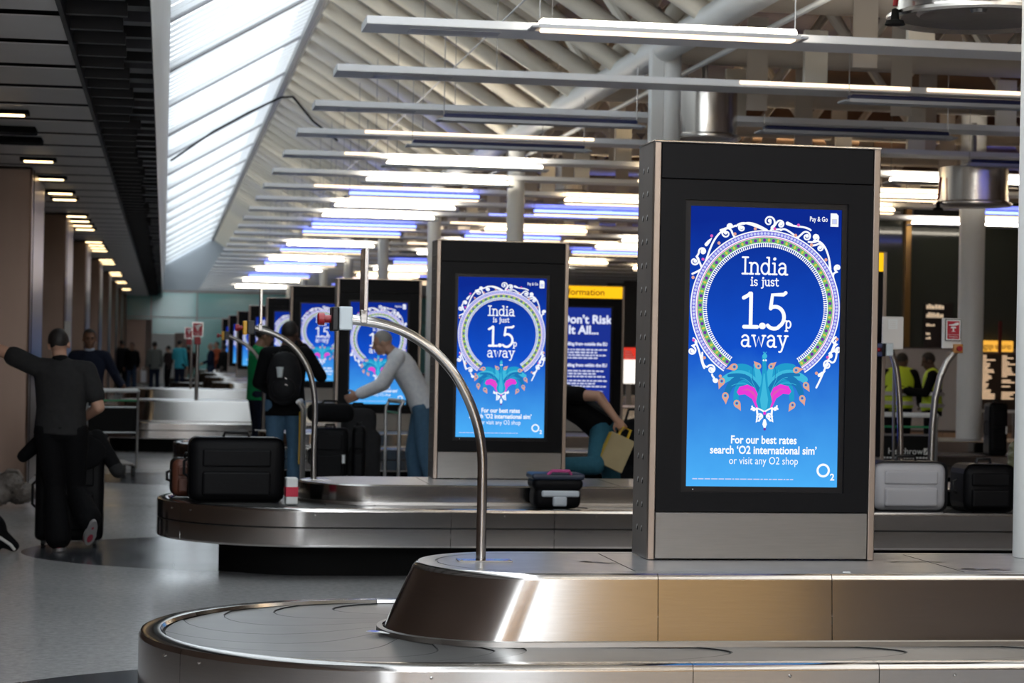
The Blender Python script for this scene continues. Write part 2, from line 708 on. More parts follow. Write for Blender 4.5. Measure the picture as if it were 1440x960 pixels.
# small notice on the second pier
n = NB()
p = at(95, 466, 33.1)
box(n, p.x - .05, p.x + .05, 33.10, 33.135, p.z - .16, p.z + .16, .004, 1)
for q in range(5):
    box(n, p.x - .036, p.x + .03 - .01 * (q % 3), 33.096, 33.1, p.z + .11 - q * .05, p.z + .12 - q * .05, mi=1)
tag(obj('paper_sign', n, [white_pl, grey_p]), 'small white paper notice on a bronze pier', 'notice')

# ---- downlights in the slatted ceiling
ys = [18.7, 23.4, 25.9, 28.3, 29.5, 33.3, 34.6, 35.9, 37.1, 41.6, 42.9, 44.1, 45.4, 50.2, 51.4, 52.7, 58.9, 60.2, 61.4, 67.4, 68.7, 76, 77.2]
first = None
for i, yy in enumerate(ys):
    lab = '%s warm slot downlight along the slatted ceiling, counted from the camera' % ordn(i + 1)
    if first is None:
        first = thing('downlight', lab, 'light', (-1.37, yy, ZL - .001), 0, 'slot downlights in the slatted ceiling')
        b2 = NB()
        for x0, x1, y0, y1 in ((-.19, -.15, -.10, .10), (.15, .19, -.10, .10), (-.15, .15, -.10, -.05), (-.15, .15, .05, .10)):
            box(b2, x0, x1, y0, y1, -.035, 0)
        obj('housing', b2, blackm, first)
        obj('lamp', box(NB(), -.15, .15, -.05, .05, -.046, -.006, .004, 1), down_e, first)
    else:
        copy_tree(first, None, (-1.37, yy, ZL - .001), None, lab)
# dark hatch panels hung among the slats
for (px, py, Y) in ((40, 190, 20.0), (52, 205, 21.0)):
    p = at(px, py, Y)
    b2 = NB()
    box(b2, -1.62, -1.2, Y, Y + .3, ZL - .06, ZL - .002, .01, 1)
    tag(obj('ceiling_speaker', b2, blackm), 'black box fixed under the slatted ceiling %s' % ('beside the first downlight' if py < 200 else 'just past the other black box'), 'speaker')

# ---- suspended beams
BY = [14.6 + 2.51 * i for i in range(-8, 29)]
BZ = 3.8


def beam_proto():
    o = thing('light_beam', '', 'beam', (0, 0, 0), 0, 'white beams hung across the hall')
    b2 = NB()
    x0, x1 = 1.31, 14.0
    pr = [(-.21, .004), (-.206, .0), (.206, 0), (.21, .004), (.21, .052), (.205, .056), (-.205, .056), (-.21, .052)]
    ra = [b2.verts.new((x0, yy, z)) for yy, z in pr]
    rb2 = [b2.verts.new((x1, yy, z)) for yy, z in pr]
    for i in range(8):
        b2.faces.new((ra[i], ra[(i + 1) % 8], rb2[(i + 1) % 8], rb2[i]))
    b2.faces.new(ra[::-1])
    b2.faces.new(rb2)
    bmesh.ops.recalc_face_normals(b2, faces=b2.faces)
    obj('beam_body', b2, beam_p, o)
    b2 = NB()
    box(b2, 1.62, 2.25, -.09, .09, -.006, .002, .003, 1)
    obj('inlay', b2, mat('inlay grey', (.55, .57, .62), .3), o)
    b2 = NB()
    box(b2, 6.5, 6.75, -.1, .1, -.025, .001, .012, 2)
    obj('sensor', b2, white_pl, o)
    for x in (2.62, 5.3, 8.0, 10.7):
        b2 = NB()
        if x < 3:
            tube(b2, [(x, 0, .07), (x, 0, 1.5)], .003, 6)
            obj('hanger_rod', b2, steel_dark, o)
        else:
            box(b2, x - .1, x + .1, -.03, .03, .07, .52, .004, 1)
            for s in (-.05, .05):
                tube(b2, [(x + s, -.03, .45), (x + s, -.042, .45)], .012, 8)
            obj('hanger_plate', b2, tube_p, o)
    return o


proto = beam_proto()
beams = []
for i, yy in enumerate(BY):
    k = i - 7
    lab = ('%s long white suspended beam from the top of the photo down' % ordn(k)) if k >= 1 else 'white suspended beam overhead, out of view'
    if i == 0:
        o = proto
        o.location = (0, yy, BZ)
        o['label'] = lab
    else:
        o = copy_tree(proto, None, (0, yy, BZ), None, lab)
    beams.append(o)
# glowing strips on beam fronts: inset lights, and imitated lamp reflections near the glazing
for k, (xa, xb, mm) in {2: (4.6, 6.05, warm_s), 4: (2.0, 4.4, warm_s), 5: (2.0, 2.4, warm_s), 7: (2.0, 4.2, warm_s), 9: (5.2, 7.0, blue_s), 10: (4.9, 6.6, warm_s), 11: (5.6, 7.2, warm_s), 13: (5.0, 6.8, warm_s)}.items():
    obj('glow_strip', box(NB(), xa, xb, -.216, -.205, .024, .05), mm, beams[k + 7])
    if k == 2:
        obj('glow_strip', box(NB(), 6.2, 7.2, -.216, -.205, .024, .05), warm_s, beams[k + 7])
        obj('glow_strip', box(NB(), 7.25, 8.4, -.216, -.205, .024, .05), blue_s, beams[k + 7])
for k in range(6, 27):
    if k not in (9, 10, 11, 13):
        xa = 5.5 + (k * 37 % 11) * .25
        obj('glow_strip', box(NB(), xa, xa + 2.2, -.216, -.205, .024, .05), blue_s if k % 4 == 1 else warm_s, beams[k + 7])

# ---- hung lamps: warm, white, blue or unlit
FIX = {}


def lamp_proto(kind):
    o = thing('hanging_lamp', '', 'lamp', (0, 0, 0), 0, 'long lamps hung beneath the beams')
    L_ = .92
    b2 = NB()
    # tray with flared rim and pointed ends
    for x0, x1, yy0, yy1 in ((-L_, L_, -.085, -.07), (-L_, L_, .07, .085)):
        box(b2, x0, x1, yy0, yy1, -.05, -.02)
    box(b2, -L_ - .05, -L_, -.10, .10, -.05, -.03, .006, 1)
    box(b2, L_, L_ + .05, -.10, .10, -.05, -.03, .006, 1)
    box(b2, -L_, L_, -.075, .075, -.035, -.03)
    obj('tray', b2, mat('lamp tray', (.50, .52, .56), .35, .3), o)
    b2 = NB()
    box(b2, -L_ + .02, L_ - .02, -.062, .062, -.028, .022, .018, 3)
    obj('diffuser', b2, {'warm': warm_e, 'white': cool_e, 'blue': blue_e, 'off': navy}[kind], o)
    if kind == 'blue':
        obj('lower_diffuser', box(NB(), -L_ + .03, L_ - .03, -.06, .06, -.062, -.036, .008, 2), warm_s, o)['label'] = 'warm lower diffuser'
    elif kind == 'warm':
        obj('lower_diffuser', box(NB(), -L_ + .03, L_ - .03, -.06, .06, -.062, -.036, .008, 2), warm_s, o)
    for x in (-L_ + .02, L_ - .02):
        b2 = NB()
        tube(b2, [(x, 0, .03), (x, 0, .75)], .004, 5)
        obj('wire', b2, steel_dark, o)
    return o


KINDW = {'warm': 'warm glowing', 'white': 'white glowing', 'blue': 'blue glowing', 'off': 'unlit navy'}
# bay next to the glazing: kinds read from the photo by beam number
row1 = {1: 'white', 3: 'off', 4: 'off', 5: 'white', 6: 'white', 7: 'blue', 8: 'white', 9: 'white', 10: 'blue', 11: 'blue', 13: 'white', 14: 'blue', 16: 'white', 17: 'blue', 19: 'white', 21: 'blue', 23: 'white', 26: 'white'}
row2 = {2: 'off', 3: 'off', 5: 'warm', 7: 'warm', 8: 'blue', 10: 'warm', 11: 'blue', 12: 'white', 14: 'white', 16: 'blue', 18: 'white', 20: 'warm', 22: 'blue'}
row3 = {3: 'blue', 4: 'off', 5: 'white', 6: 'warm', 7: 'warm', 8: 'white', 9: 'blue', 10: 'warm', 11: 'white', 12: 'warm', 13: 'blue', 15: 'warm', 17: 'white'}
row4 = {5: 'warm', 6: 'white', 7: 'blue', 8: 'white', 9: 'warm', 10: 'blue', 11: 'white', 12: 'warm', 14: 'blue', 16: 'warm'}
for k in range(-7, 1):
    row1[k] = 'warm' if k % 2 else 'white'
    row2[k] = 'white' if k % 2 else 'warm'
for ri, (row, x) in enumerate(((row1, 3.38), (row2, 6.4), (row3, 9.4), (row4, 12.4))):
    for k, kind in row.items():
        yy = 14.6 + 2.51 * (k - 1) - .30
        z = BZ + .045 if k == 1 else BZ - .06
        where = ('just above the %s beam' if k == 1 else 'under the %s beam') % ordn(k) if k >= 1 else 'overhead out of view'
        bay = ('over the bay by the glazing', 'over the bay past the column row', 'over the third bay in', 'over the bay by the far side wall')[ri]
        lab = '%s lamp %s, %s' % (KINDW[kind], where, bay)
        if kind not in FIX:
            FIX[kind] = lamp_proto(kind)
            o = FIX[kind]
            o.location = (x, yy, z)
            o['label'] = lab
        else:
            o = copy_tree(FIX[kind], None, (x, yy, z), None, lab)
        if k == 1 and ri == 0:
            lamp1 = o

obj('lower_diffuser', box(NB(), -.89, .89, -.06, .06, -.062, -.036, .008, 2), warm_s, lamp1)
# ---- polished drums hanging under the roof
def drum(px, py, Y, r, h, label):
    p = at(px, py, Y)
    o = thing('ceiling_drum', label, 'drum', p, 0, 'polished metal drums under the roof')
    b2 = NB()
    lathe(b2, [(r * .86, .02), (r, 0), (r + .02, .012), (r + .02, .03), (r * .93, .05), (r * .93, h), (r * .5, h + .03), (0, h + .03)], seg=48)
    obj('shell', b2, chrome, o)
    b2 = NB()
    lathe(b2, [(r * .87, .018), (r * .7, .045), (r * .66, .03), (r * .45, .06), (r * .1, .07), (r * .08, .05), (0, .05)], seg=40)
    obj('diffuser_cone', b2, steel_dark, o)
    b2 = NB()
    tube(b2, [(0, 0, h), (0, 0, h + .5)], .03, 10)
    obj('stem', b2, steel_dark, o)
    b2 = NB()
    lathe(b2, [(0, .10), (.02, .09), (.025, .03), (.05, .025), (.06, 0), (0, 0)], (-r - .03, -.1, -.06), 16)
    obj('sounder', b2, [blackm], o)
    b2 = NB()
    tube(b2, [(-r - .03, -.1, .05), (-r - .0, -.1, .3)], .016, 8)
    obj('red_cable', b2, red_p, o)
    return o


drum(1376, 30, 12.0, .52, .5, 'big polished metal drum at the very top edge of the photo')
drum(990, 197, 19.5, .33, .5, 'polished drum beside the first white column, above the large totem')
drum(800, 273, 30.5, .29, .40, 'polished drum hanging above the second totem, behind the white beams')
drum(1368, 290, 22.5, .41, .42, 'polished drum hanging over the emergency stop sign by the dark partition')

# ---- cables
b2 = NB()
pts = [at(240, 216, 36), at(300, 175, 36), at(350, 148, 36), at(395, 127, 36), at(412, 126, 36), at(440, 160, 36), at(475, 188, 36)]
sm = []
for a_, b3 in zip(pts, pts[1:]):
    for t in range(4):
        sm.append(a_.lerp(b3, t / 4))
sm.append(pts[-1])
for v in sm:
    v.z -= .12
tube(b2, sm, .018, 8)
tag(obj('hanging_cable', b2, blackm), 'loose black cable sagging across the sloped glazing', 'cable')
b2 = NB()
tube(b2, [(2.6, 12, 4.22), (2.6, 60, 4.22)], .007, 6)
tag(obj('support_wire', b2, steel_dark), 'thin grey wire running along the hall through the beam hangers', 'wire')
# ------------------------------------------------------------------ carousels
def loop_pts(xl, yc, h, xr, inset, nst=1, narc=28, xc=None):
    """open path: front straight -> round end -> back straight; 'inset' shrinks it"""
    r = h - inset
    xc = xl + h if xc is None else xc
    pts = []
    xs = [xr, xr * .75, 3.6, 3.0, 2.7, 2.35, 1.975][:nst]
    pts += [(x, yc - r) for x in xs]
    for i in range(narc + 1):
        a = -pi / 2 - pi * i / narc
        pts.append((xc + r * cos(a), yc + r * sin(a)))
    pts += [(x, yc + r) for x in xs[::-1]]
    return pts


def skin_prof(bm, loops, mi=0, i0=0, i1=None, smooth=True):
    rows = []
    for (pts, z) in loops:
        rows.append([bm.verts.new((x, y, z)) for x, y in pts[i0:i1]])
    for a, b in zip(rows, rows[1:]):
        for k in range(len(a) - 1):
            f = bm.faces.new((a[k], a[k + 1], b[k + 1], b[k]))
            f.material_index = mi
            f.smooth = smooth
    return rows


def thick(bm, t):
    bmesh.ops.recalc_face_normals(bm, faces=bm.faces)
    bmesh.ops.solidify(bm, geom=bm.faces[:], thickness=t)


def panels(name, parent, mats, prof, geo, cuts, path):
    """a wrap of sheet panels: prof = [(inset, z)], cut along the path at index list"""
    for i0, i1 in zip(cuts, cuts[1:]):
        bm = NB()
        skin_prof(bm, [(path(ins), z) for ins, z in prof], 0, i0, i1 + 1)
        # pull the ends 2 mm back so a joint shows
        o = obj(name, bm, mats, parent)
        o.data.polygons.foreach_set('use_smooth', [True] * len(o.data.polygons))


def carousel(idx, yc, xl, xr, zr, zt, zb, label, xpt=1.05, hp=.47, flare=.02, endflare=.135, h=1.07, plates=True):
    sharp_ = None
    o = thing('baggage_carousel', label, 'carousel', (0, yc, 0))
    nst = 7
    path = lambda ins: loop_pts(xl, 0, h, xr, ins, nst)
    n = len(path(0))
    # joints between sheets: doubled path points
    zm = (zr + zb) / 2
    prof = [(.03, zb), (.004, zb), (0, zb + .01), (0, zb + .014), (0, zm - .010), (0, zm - .006), (.014, zm - .005), (.014, zm + .005), (0, zm + .006), (0, zm + .010), (0, zr - .024), (0, zr - .02), (.006, zr - .004), (.018, zr), (.075, zr), (.082, zr - .012), (.082, zr - .06)]
    if idx == 1:
        prof = [(.03, zb), (0, zb + .01), (0, zb + .014), (0, zr - .026), (0, zr - .022), (.008, zr - .005), (.022, zr), (.085, zr), (.094, zr - .014), (.094, zr - .06)]
    cuts = [0, 2, 4, nst - 1, nst + 9, nst + 19, nst + 28, nst + 30, nst + 32, n - 1]
    for i0, i1 in zip(cuts, cuts[1:]):
        bm = NB()
        loops = []
        for ins, z in prof:
            p = path(ins)[i0:i1 + 1]
            for e, nb in ((0, 1), (-1, -2)):
                v = Vector(p[nb]) - Vector(p[e])
                p[e] = tuple(Vector(p[e]) + v.normalized() * .0015)
            loops.append((p, z))
        skin_prof(bm, loops)
        bmesh.ops.recalc_face_normals(bm, faces=bm.faces)
        if idx != 1:
            for f in bm.faces:
                if abs(f.calc_center_median().z - zm) < .0058:
                    f.material_index = 1
        if idx <= 2:
            # countersunk screws near the joints
            for q in (1, -2):
                pp = path(-.001)[i0:i1 + 1][q if len(path(0)[i0:i1 + 1]) > 2 else 0]
                pc = Vector((pp[0], pp[1], zr - .045))
                ell(bm, pc, (.007, .007, .007), sub=1)
        obj('rim_panel', bm, [steel, rubber], o)
    # recessed dark base
    bm = NB()
    skin_prof(bm, [(path(.45), 0), (path(.45), zb + .06), (path(.02), zb + .06)])
    obj('kick_base', bm, blackm, o)
    # bed under the plates
    bm = NB()
    skin_prof(bm, [(path(.08), zr - .03), (path(h - .3), zr - .03)])
    obj('belt_bed', bm, rubber, o)
    # overlapping crescent plates
    inner = lambda: loop_pts(0, 0, hp + flare - .03, xr, 0, nst, xc=xpt + hp - .02)
    po, pi_ = path(.104), loop_pts(0, 0, hp + flare - .04, xr, 0, nst, xc=xpt - endflare + hp + flare)

    def sample(pts, xc, u):
        # u: negative = front straight, 0..1 arc, >1 back straight, in metres beyond the arc ends
        if u < 0:
            return Vector((xc - u, pts[0][1]))
        if u > 1:
            return Vector((xc + (u - 1), pts[-1][1]))
        a = -pi / 2 - pi * u
        r = -pts[0][1]
        return Vector((xc + r * cos(a), r * sin(a)))
    if plates:
        xco, xci = xl + h, xpt - endflare + hp + flare
        us = []
        nn = int((xr - xco) / .62)
        us += [-.62 * q for q in range(nn, 0, -1)]
        us += [.0 + .125 * i for i in range(9)]
        u = 1.62
        while u < 1 + xr - xco - .1:
            us.append(u)
            u += .62
        for i, (u0, u1) in enumerate(zip(us, us[1:])):
            bm = NB()
            nT, nU = 14, 6
            grid = []
            scf = lambda q: .17 + .33 * min(1, max(0, -q, q - 1) / .9)
            for a in range(nU + 1):
                row = []
                for b in range(nT + 1):
                    t = b / nT
                    bow = (1 - (2 * t - 1) ** 2)
                    uq = u0 + (u1 - u0) * (a / (nU - 1) if a < nU else 1)
                    uu = uq - scf(uq) * bow
                    if a == nU:
                        uu += .009 if not 0 <= uq <= 1 else .0032
                    t2 = .003 + .994 * t
                    p = sample(po, xco, uu).lerp(sample(pi_, xci, uu), t2)
                    z = zr - .018 + .005 * min(1, a / (nU - 1))
                    row.append(bm.verts.new((p.x, p.y, z)))
                grid.append(row)
            for a in range(nU):
                for b in range(nT):
                    f = bm.faces.new((grid[a][b], grid[a][b + 1], grid[a + 1][b + 1], grid[a + 1][b]))
                    f.smooth = True
                    f.material_index = 1 if a == nU - 1 else 0
            # turned-down dark trailing edge
            lo = [bm.verts.new(v.co + Vector((0, 0, -.012))) for v in grid[-1]]
            for b in range(nT):
                f = bm.faces.new((grid[-1][b], grid[-1][b + 1], lo[b + 1], lo[b]))
                f.material_index = 1
            bmesh.ops.recalc_face_normals(bm, faces=bm.faces)
            obj('belt_plate', bm, [steel_belt, rubber], o)
    else:
        bm = NB()
        skin_prof(bm, [(path(.088), zr - .015), (pi_, zr - .015)])
        obj('belt', bm, [steel_belt], o)
    # plinth: flared wall, rounded shoulder, top deck with a dark joint line
    pl = lambda ins, ef: loop_pts(0, 0, hp + ins, xr, 0, nst, xc=xpt - ef + hp + ins)
    kk = (zt - zr)
    wall = []
    for t in (0, .02, .5, .91, .93):
        wall.append((flare * (1 - t), endflare * (1 - t), zr - .02 + (kk + .02) * t))
    wall += [(-.004, -.004, zt - .006), (-.014, -.014, zt)]
    cuts = [0, 2, 4, nst - 1, nst + 28, nst + 31, nst + 33, n - 1]
    for i0, i1 in zip(cuts, cuts[1:]):
        bm = NB()
        loops = []
        for ins, ef, z in wall:
            p = pl(ins, ef)[i0:i1 + 1]
            for e, nb in ((0, 1), (-1, -2)):
                v = Vector(p[nb]) - Vector(p[e])
                p[e] = tuple(Vector(p[e]) + v.normalized() * .0015)
            loops.append((p, z))
        skin_prof(bm, loops)
        bmesh.ops.recalc_face_normals(bm, faces=bm.faces)
        obj('plinth_panel', bm, steel, o)
    bm = NB()
    skin_prof(bm, [(pl(flare + .022, endflare + .022), zr - .014), (pl(flare + .02, endflare + .02), zr + .006), (pl(flare - .002, endflare - .002), zr + .008)])
    obj('plinth_skirting', bm, steel_dark, o)
    bm = NB()
    A, B_, C_ = pl(-.014, -.014), pl(-.085, -.085), pl(-.095, -.095)
    skin_prof(bm, [(A, zt), (B_, zt), (B_, zt - .006), (C_, zt - .006), (C_, zt)], smooth=False)
    row = [bm.verts.new((x, y, zt)) for x, y in C_]
    m_ = len(row)
    for k in range(m_ // 2):
        q = [row[k], row[k + 1], row[m_ - 2 - k], row[m_ - 1 - k]]
        if len(set(q)) == 4:
            bm.faces.new(q)
        elif len(set(q)) == 3:
            bm.faces.new(list(dict.fromkeys(q)))
    bmesh.ops.recalc_face_normals(bm, faces=bm.faces)
    for x in (1.9, 3.3):
        box(bm, x, x + .006, -hp + .1, hp - .1, zt - .002, zt + .0008, mi=1)
    obj('plinth_top', bm, [mat('worn plinth top', (.55, .55, .56), .3, .9, var=(5, .18), bump=(10, .05, .01)), rubber], o)
    return o


XRC = 12.6
XR4 = 9.8
car1 = carousel(1, CAR[0], -.08, 6.2, .445, .72, .15, 'steel baggage carousel closest to the camera, with flared plinth under the big totem')
car2 = carousel(2, CAR[1], -.03, XRC, .505, .635, .24, 'steel baggage carousel carrying the big black suitcase and the second totem', xpt=.985, hp=.5, flare=.0, endflare=.0)
car3 = carousel(3, CAR[2], .12, XRC, .49, .632, .23, 'baggage carousel behind the man in the white shirt, under the third totem', xpt=1.1, hp=.6, flare=.005, endflare=.02)
car4 = carousel(4, CAR[3], -1.25, XR4, .46, .77, .21, 'bright baggage carousel with the red sign post standing on its plinth', xpt=-.66, hp=.55, flare=.075, endflare=.10, plates=False)
car5 = carousel(5, CAR[4], -1.3, XR4, .46, .77, .21, 'bright baggage carousel just beyond the one with the red sign post', xpt=-.72, hp=.55, flare=.075, endflare=.10, plates=False)
car6 = carousel(6, CAR[5], .3, XR4, .46, .77, .21, 'far baggage carousel, sixth totem standing on it', xpt=1.1, hp=.55, flare=.05, endflare=.08, plates=False)
car7 = carousel(7, CAR[6], .2, XR4, .46, .77, .21, 'far baggage carousel, seventh totem standing on it', xpt=1.1, hp=.55, flare=.05, endflare=.08, plates=False)
car8 = carousel(8, CAR[7], .2, XR4, .46, .77, .21, 'far baggage carousel, eighth totem standing on it', xpt=1.1, hp=.55, flare=.05, endflare=.08, plates=False)
car9 = carousel(9, CAR[8], .2, XR4, .46, .77, .21, 'farthest-in baggage carousel before the teal wall, last totem on it', xpt=1.1, hp=.55, flare=.05, endflare=.08, plates=False)

# worn adhesive patches and paper on the plinth of the first carousel
def patch(px, py, w, dep, label):
    p = at(px, py, 9.0)
    d = (p - CAM)
    k = (.7215 - CAM.z) / d.z
    q = CAM + d * k
    bm = NB()
    rr = random.Random(int(px))
    for _ in range(9):
        x = rr.uniform(-w, w)
        y = rr.uniform(-dep, dep)
        a = rr.uniform(.008, .04)
        b = rr.uniform(.004, .02)
        vs = [bm.verts.new((x + a * cos(t * pi / 3) * rr.uniform(.7, 1.2), y + b * sin(t * pi / 3) * rr.uniform(.7, 1.2), 0)) for t in range(6)]
        bm.faces.new(vs)
    bmesh.ops.solidify(bm, geom=bm.faces[:], thickness=-.0006)
    tag(obj('glue_residue', bm, mat('glue residue', (.75, .73, .70), .6), None, (q.x, q.y, .7206)), label, 'residue', 'glue residue on the plinth')


patch(1290, 790, .10, .03, 'pale glue residue on the plinth just past the big totem')
patch(1385, 800, .08, .04, 'pale glue residue on the plinth beside the white pole')
patch(840, 790, .06, .05, 'pale glue residue on the plinth in front of the big totem\'s perforated side')
# scrap of paper label caught at the foot of the plinth end
bm = NB()
box(bm, -.055, .055, -.022, .022, 0, .002, mi=0)
box(bm, -.052, -.012, -.018, .018, .002, .0026, mi=1)
for i in range(4):
    box(bm, .0 + i * .012, .006 + i * .012, -.016, .016, .002, .0024, mi=2)
p = at(541, 883, 8.72)
tag(obj('luggage_tag', bm, [white_pl, mat('tag blue', (.10, .15, .65), .4), grey_p], None, (p.x - .02, 8.70, .4435), (0, 0, radians(-38))), 'crumpled white and blue paper tag at the foot of the plinth end', 'tag')
# tiny white chip on the plinth edge under the totem
bm = NB()
box(bm, -.016, .016, -.006, .006, 0, .006, .002, 1)
p = at(1190, 817, 8.40)
tag(obj('paper_scrap', bm, white_pl, None, (p.x, 8.40, .7206)), 'tiny scrap of white paper on the plinth edge below the totem', 'scrap')
# ------------------------------------------------------------------ totem artwork
def S5(x, y):
    return ((x - 97 + .0235 * (y - 70) - 425) * .781e-3, -(y - .028 * (x - 97) - 70) * .781e-3)


def S6(x, y):
    return S5(x * .96, 806.4 + y * .96)


SW, SH = .676, 1.206
white_e = emis('screen white', (.92, .95, 1), 1.0)
lilac_e = emis('screen lilac', (.22, .20, .80), .85)
pale_e = emis('screen pale lilac', (.62, .68, 1), .9)
green_e = emis('screen green', (.18, .55, .20), .8)
purple_e = emis('screen purple', (.20, .05, .50), .7)
yel_e = emis('screen yellow', (.75, .65, .10), .85)
teal_e = emis('screen teal', (.02, .40, .72), .8)
teal2_e = emis('screen deep teal', (.015, .22, .55), .8)
teal3_e = emis('screen light teal', (.06, .55, .82), .85)
peach_e = emis('screen peach', (.85, .42, .33), .85)
mag_e = emis('screen magenta', (.85, .05, .72), .9)
pink_e = emis('screen pink', (.8, .12, .55), .85)


def screen_mat(name, c0, c1, c2):
    m = bpy.data.materials.new(name)
    m.use_nodes = True
    nt = m.node_tree
    nt.nodes.clear()
    N, L = nt.nodes.new, nt.links.new
    tc = N('ShaderNodeTexCoord')
    sp = N('ShaderNodeSeparateXYZ')
    L(tc.outputs['Object'], sp.inputs[0])
    mr = N('ShaderNodeMapRange')
    mr.inputs['From Min'].default_value = -SH
    mr.inputs['From Max'].default_value = 0
    L(sp.outputs['Z'], mr.inputs['Value'])
    nz = N('ShaderNodeTexNoise')
    nz.inputs['Scale'].default_value = 9
    nz.inputs['Detail'].default_value = 5
    L(tc.outputs['Object'], nz.inputs['Vector'])
    ad = N('ShaderNodeMath')
    ad.operation = 'MULTIPLY_ADD'
    L(nz.outputs['Fac'], ad.inputs[0])
    ad.inputs[1].default_value = .10
    L(mr.outputs[0], ad.inputs[2])
    rp = N('ShaderNodeValToRGB')
    e = rp.color_ramp.elements
    e[0].position, e[0].color = .05, (*c2, 1)
    e[1].position, e[1].color = 1.0, (*c0, 1)
    x = rp.color_ramp.elements.new(.55)
    x.color = (*c1, 1)
    L(ad.outputs[0], rp.inputs[0])
    em = N('ShaderNodeEmission')
    em.inputs['Strength'].default_value = SCR
    L(rp.outputs[0], em.inputs['Color'])
    o = N('ShaderNodeOutputMaterial')
    L(em.outputs[0], o.inputs[0])
    return m


ad_blue = screen_mat('advert blue', (.004, .022, .26), (.006, .075, .55), (.07, .42, .90))
ART = [ad_blue, white_e, lilac_e, pale_e, green_e, purple_e, yel_e, teal_e, teal2_e, teal3_e, peach_e, mag_e, pink_e]
BG, WH, LI, PA, GR, PU, YE, TE, TD, TL, PE, MG, PK = range(13)


class Art:
    """flat artwork, in layers a hair apart, on a face looking to -Y; origin top centre"""

    def __init__(self):
        self.bm = bmesh.new()
        self.n = 0

    def lay(self):
        self.n += 1
        return -.0012 - .00012 * self.n

    def poly(self, pts, mi, y=None):
        y = self.lay() if y is None else y
        vs = [self.bm.verts.new((p[0], y, p[1])) for p in pts]
        try:
            f = self.bm.faces.new(vs)
            f.material_index = mi
        except ValueError:
            pass

    def tri(self, pts, mi, y=None):
        """concave polygon"""
        y = self.lay() if y is None else y
        t = bmesh.new()
        f = t.faces.new([t.verts.new((p[0], y, p[1])) for p in pts])
        bmesh.ops.triangulate(t, faces=[f])
        join(self.bm, t, mi)

    def disc(self, c, r, mi, y=None, n=14, r2=None):
        y = self.lay() if y is None else y
        r2 = r if r2 is None else r2
        self.poly([(c[0] + r * cos(2 * pi * k / n), c[1] + r2 * sin(2 * pi * k / n)) for k in range(n)], mi, y)

    def ring(self, c, r0, r1, a0, a1, mi, y=None, n=120):
        y = self.lay() if y is None else y
        last = None
        for k in range(n + 1):
            a = a0 + (a1 - a0) * k / n
            p = [self.bm.verts.new((c[0] + r * cos(a), y, c[1] + r * sin(a))) for r in (r0, r1)]
            if last:
                self.bm.faces.new((last[0], last[1], p[1], p[0])).material_index = mi
            last = p

    def stroke(self, pts, w, mi, y=None, cap=True):
        y = self.lay() if y is None else y
        pts = [Vector((p[0], p[1])) for p in pts]
        n = len(pts)
        ws = w if isinstance(w, (list, tuple)) else [w] * n
        L_, R_ = [], []
        for i in range(n):
            d = (pts[min(n - 1, i + 1)] - pts[max(0, i - 1)])
            if d.length < 1e-9:
                d = Vector((1, 0))
            d.normalize()
            nrm = Vector((-d.y, d.x))
            L_.append(self.bm.verts.new((pts[i].x + nrm.x * ws[i] / 2, y, pts[i].y + nrm.y * ws[i] / 2)))
            R_.append(self.bm.verts.new((pts[i].x - nrm.x * ws[i] / 2, y, pts[i].y - nrm.y * ws[i] / 2)))
        for i in range(n - 1):
            self.bm.faces.new((L_[i], L_[i + 1], R_[i + 1], R_[i])).material_index = mi
        if cap:
            for i in (0, n - 1):
                self.disc(pts[i], ws[i] / 2, mi, y - .00004, 10)

    def text(self, s, x, z, size, mi, bold=0.0, align='CENTER', width=None):
        y = self.lay()
        b = bmesh.new()
        add_text(b, s, x, z, size, y, bold, align, 0, width)
        join(self.bm, b, mi)


def arc(cx, cy, rx, ry, a0, a1, n=16):
    return [(cx + rx * cos(radians(a0 + (a1 - a0) * i / n)), cy + ry * sin(radians(a0 + (a1 - a0) * i / n))) for i in range(n + 1)]


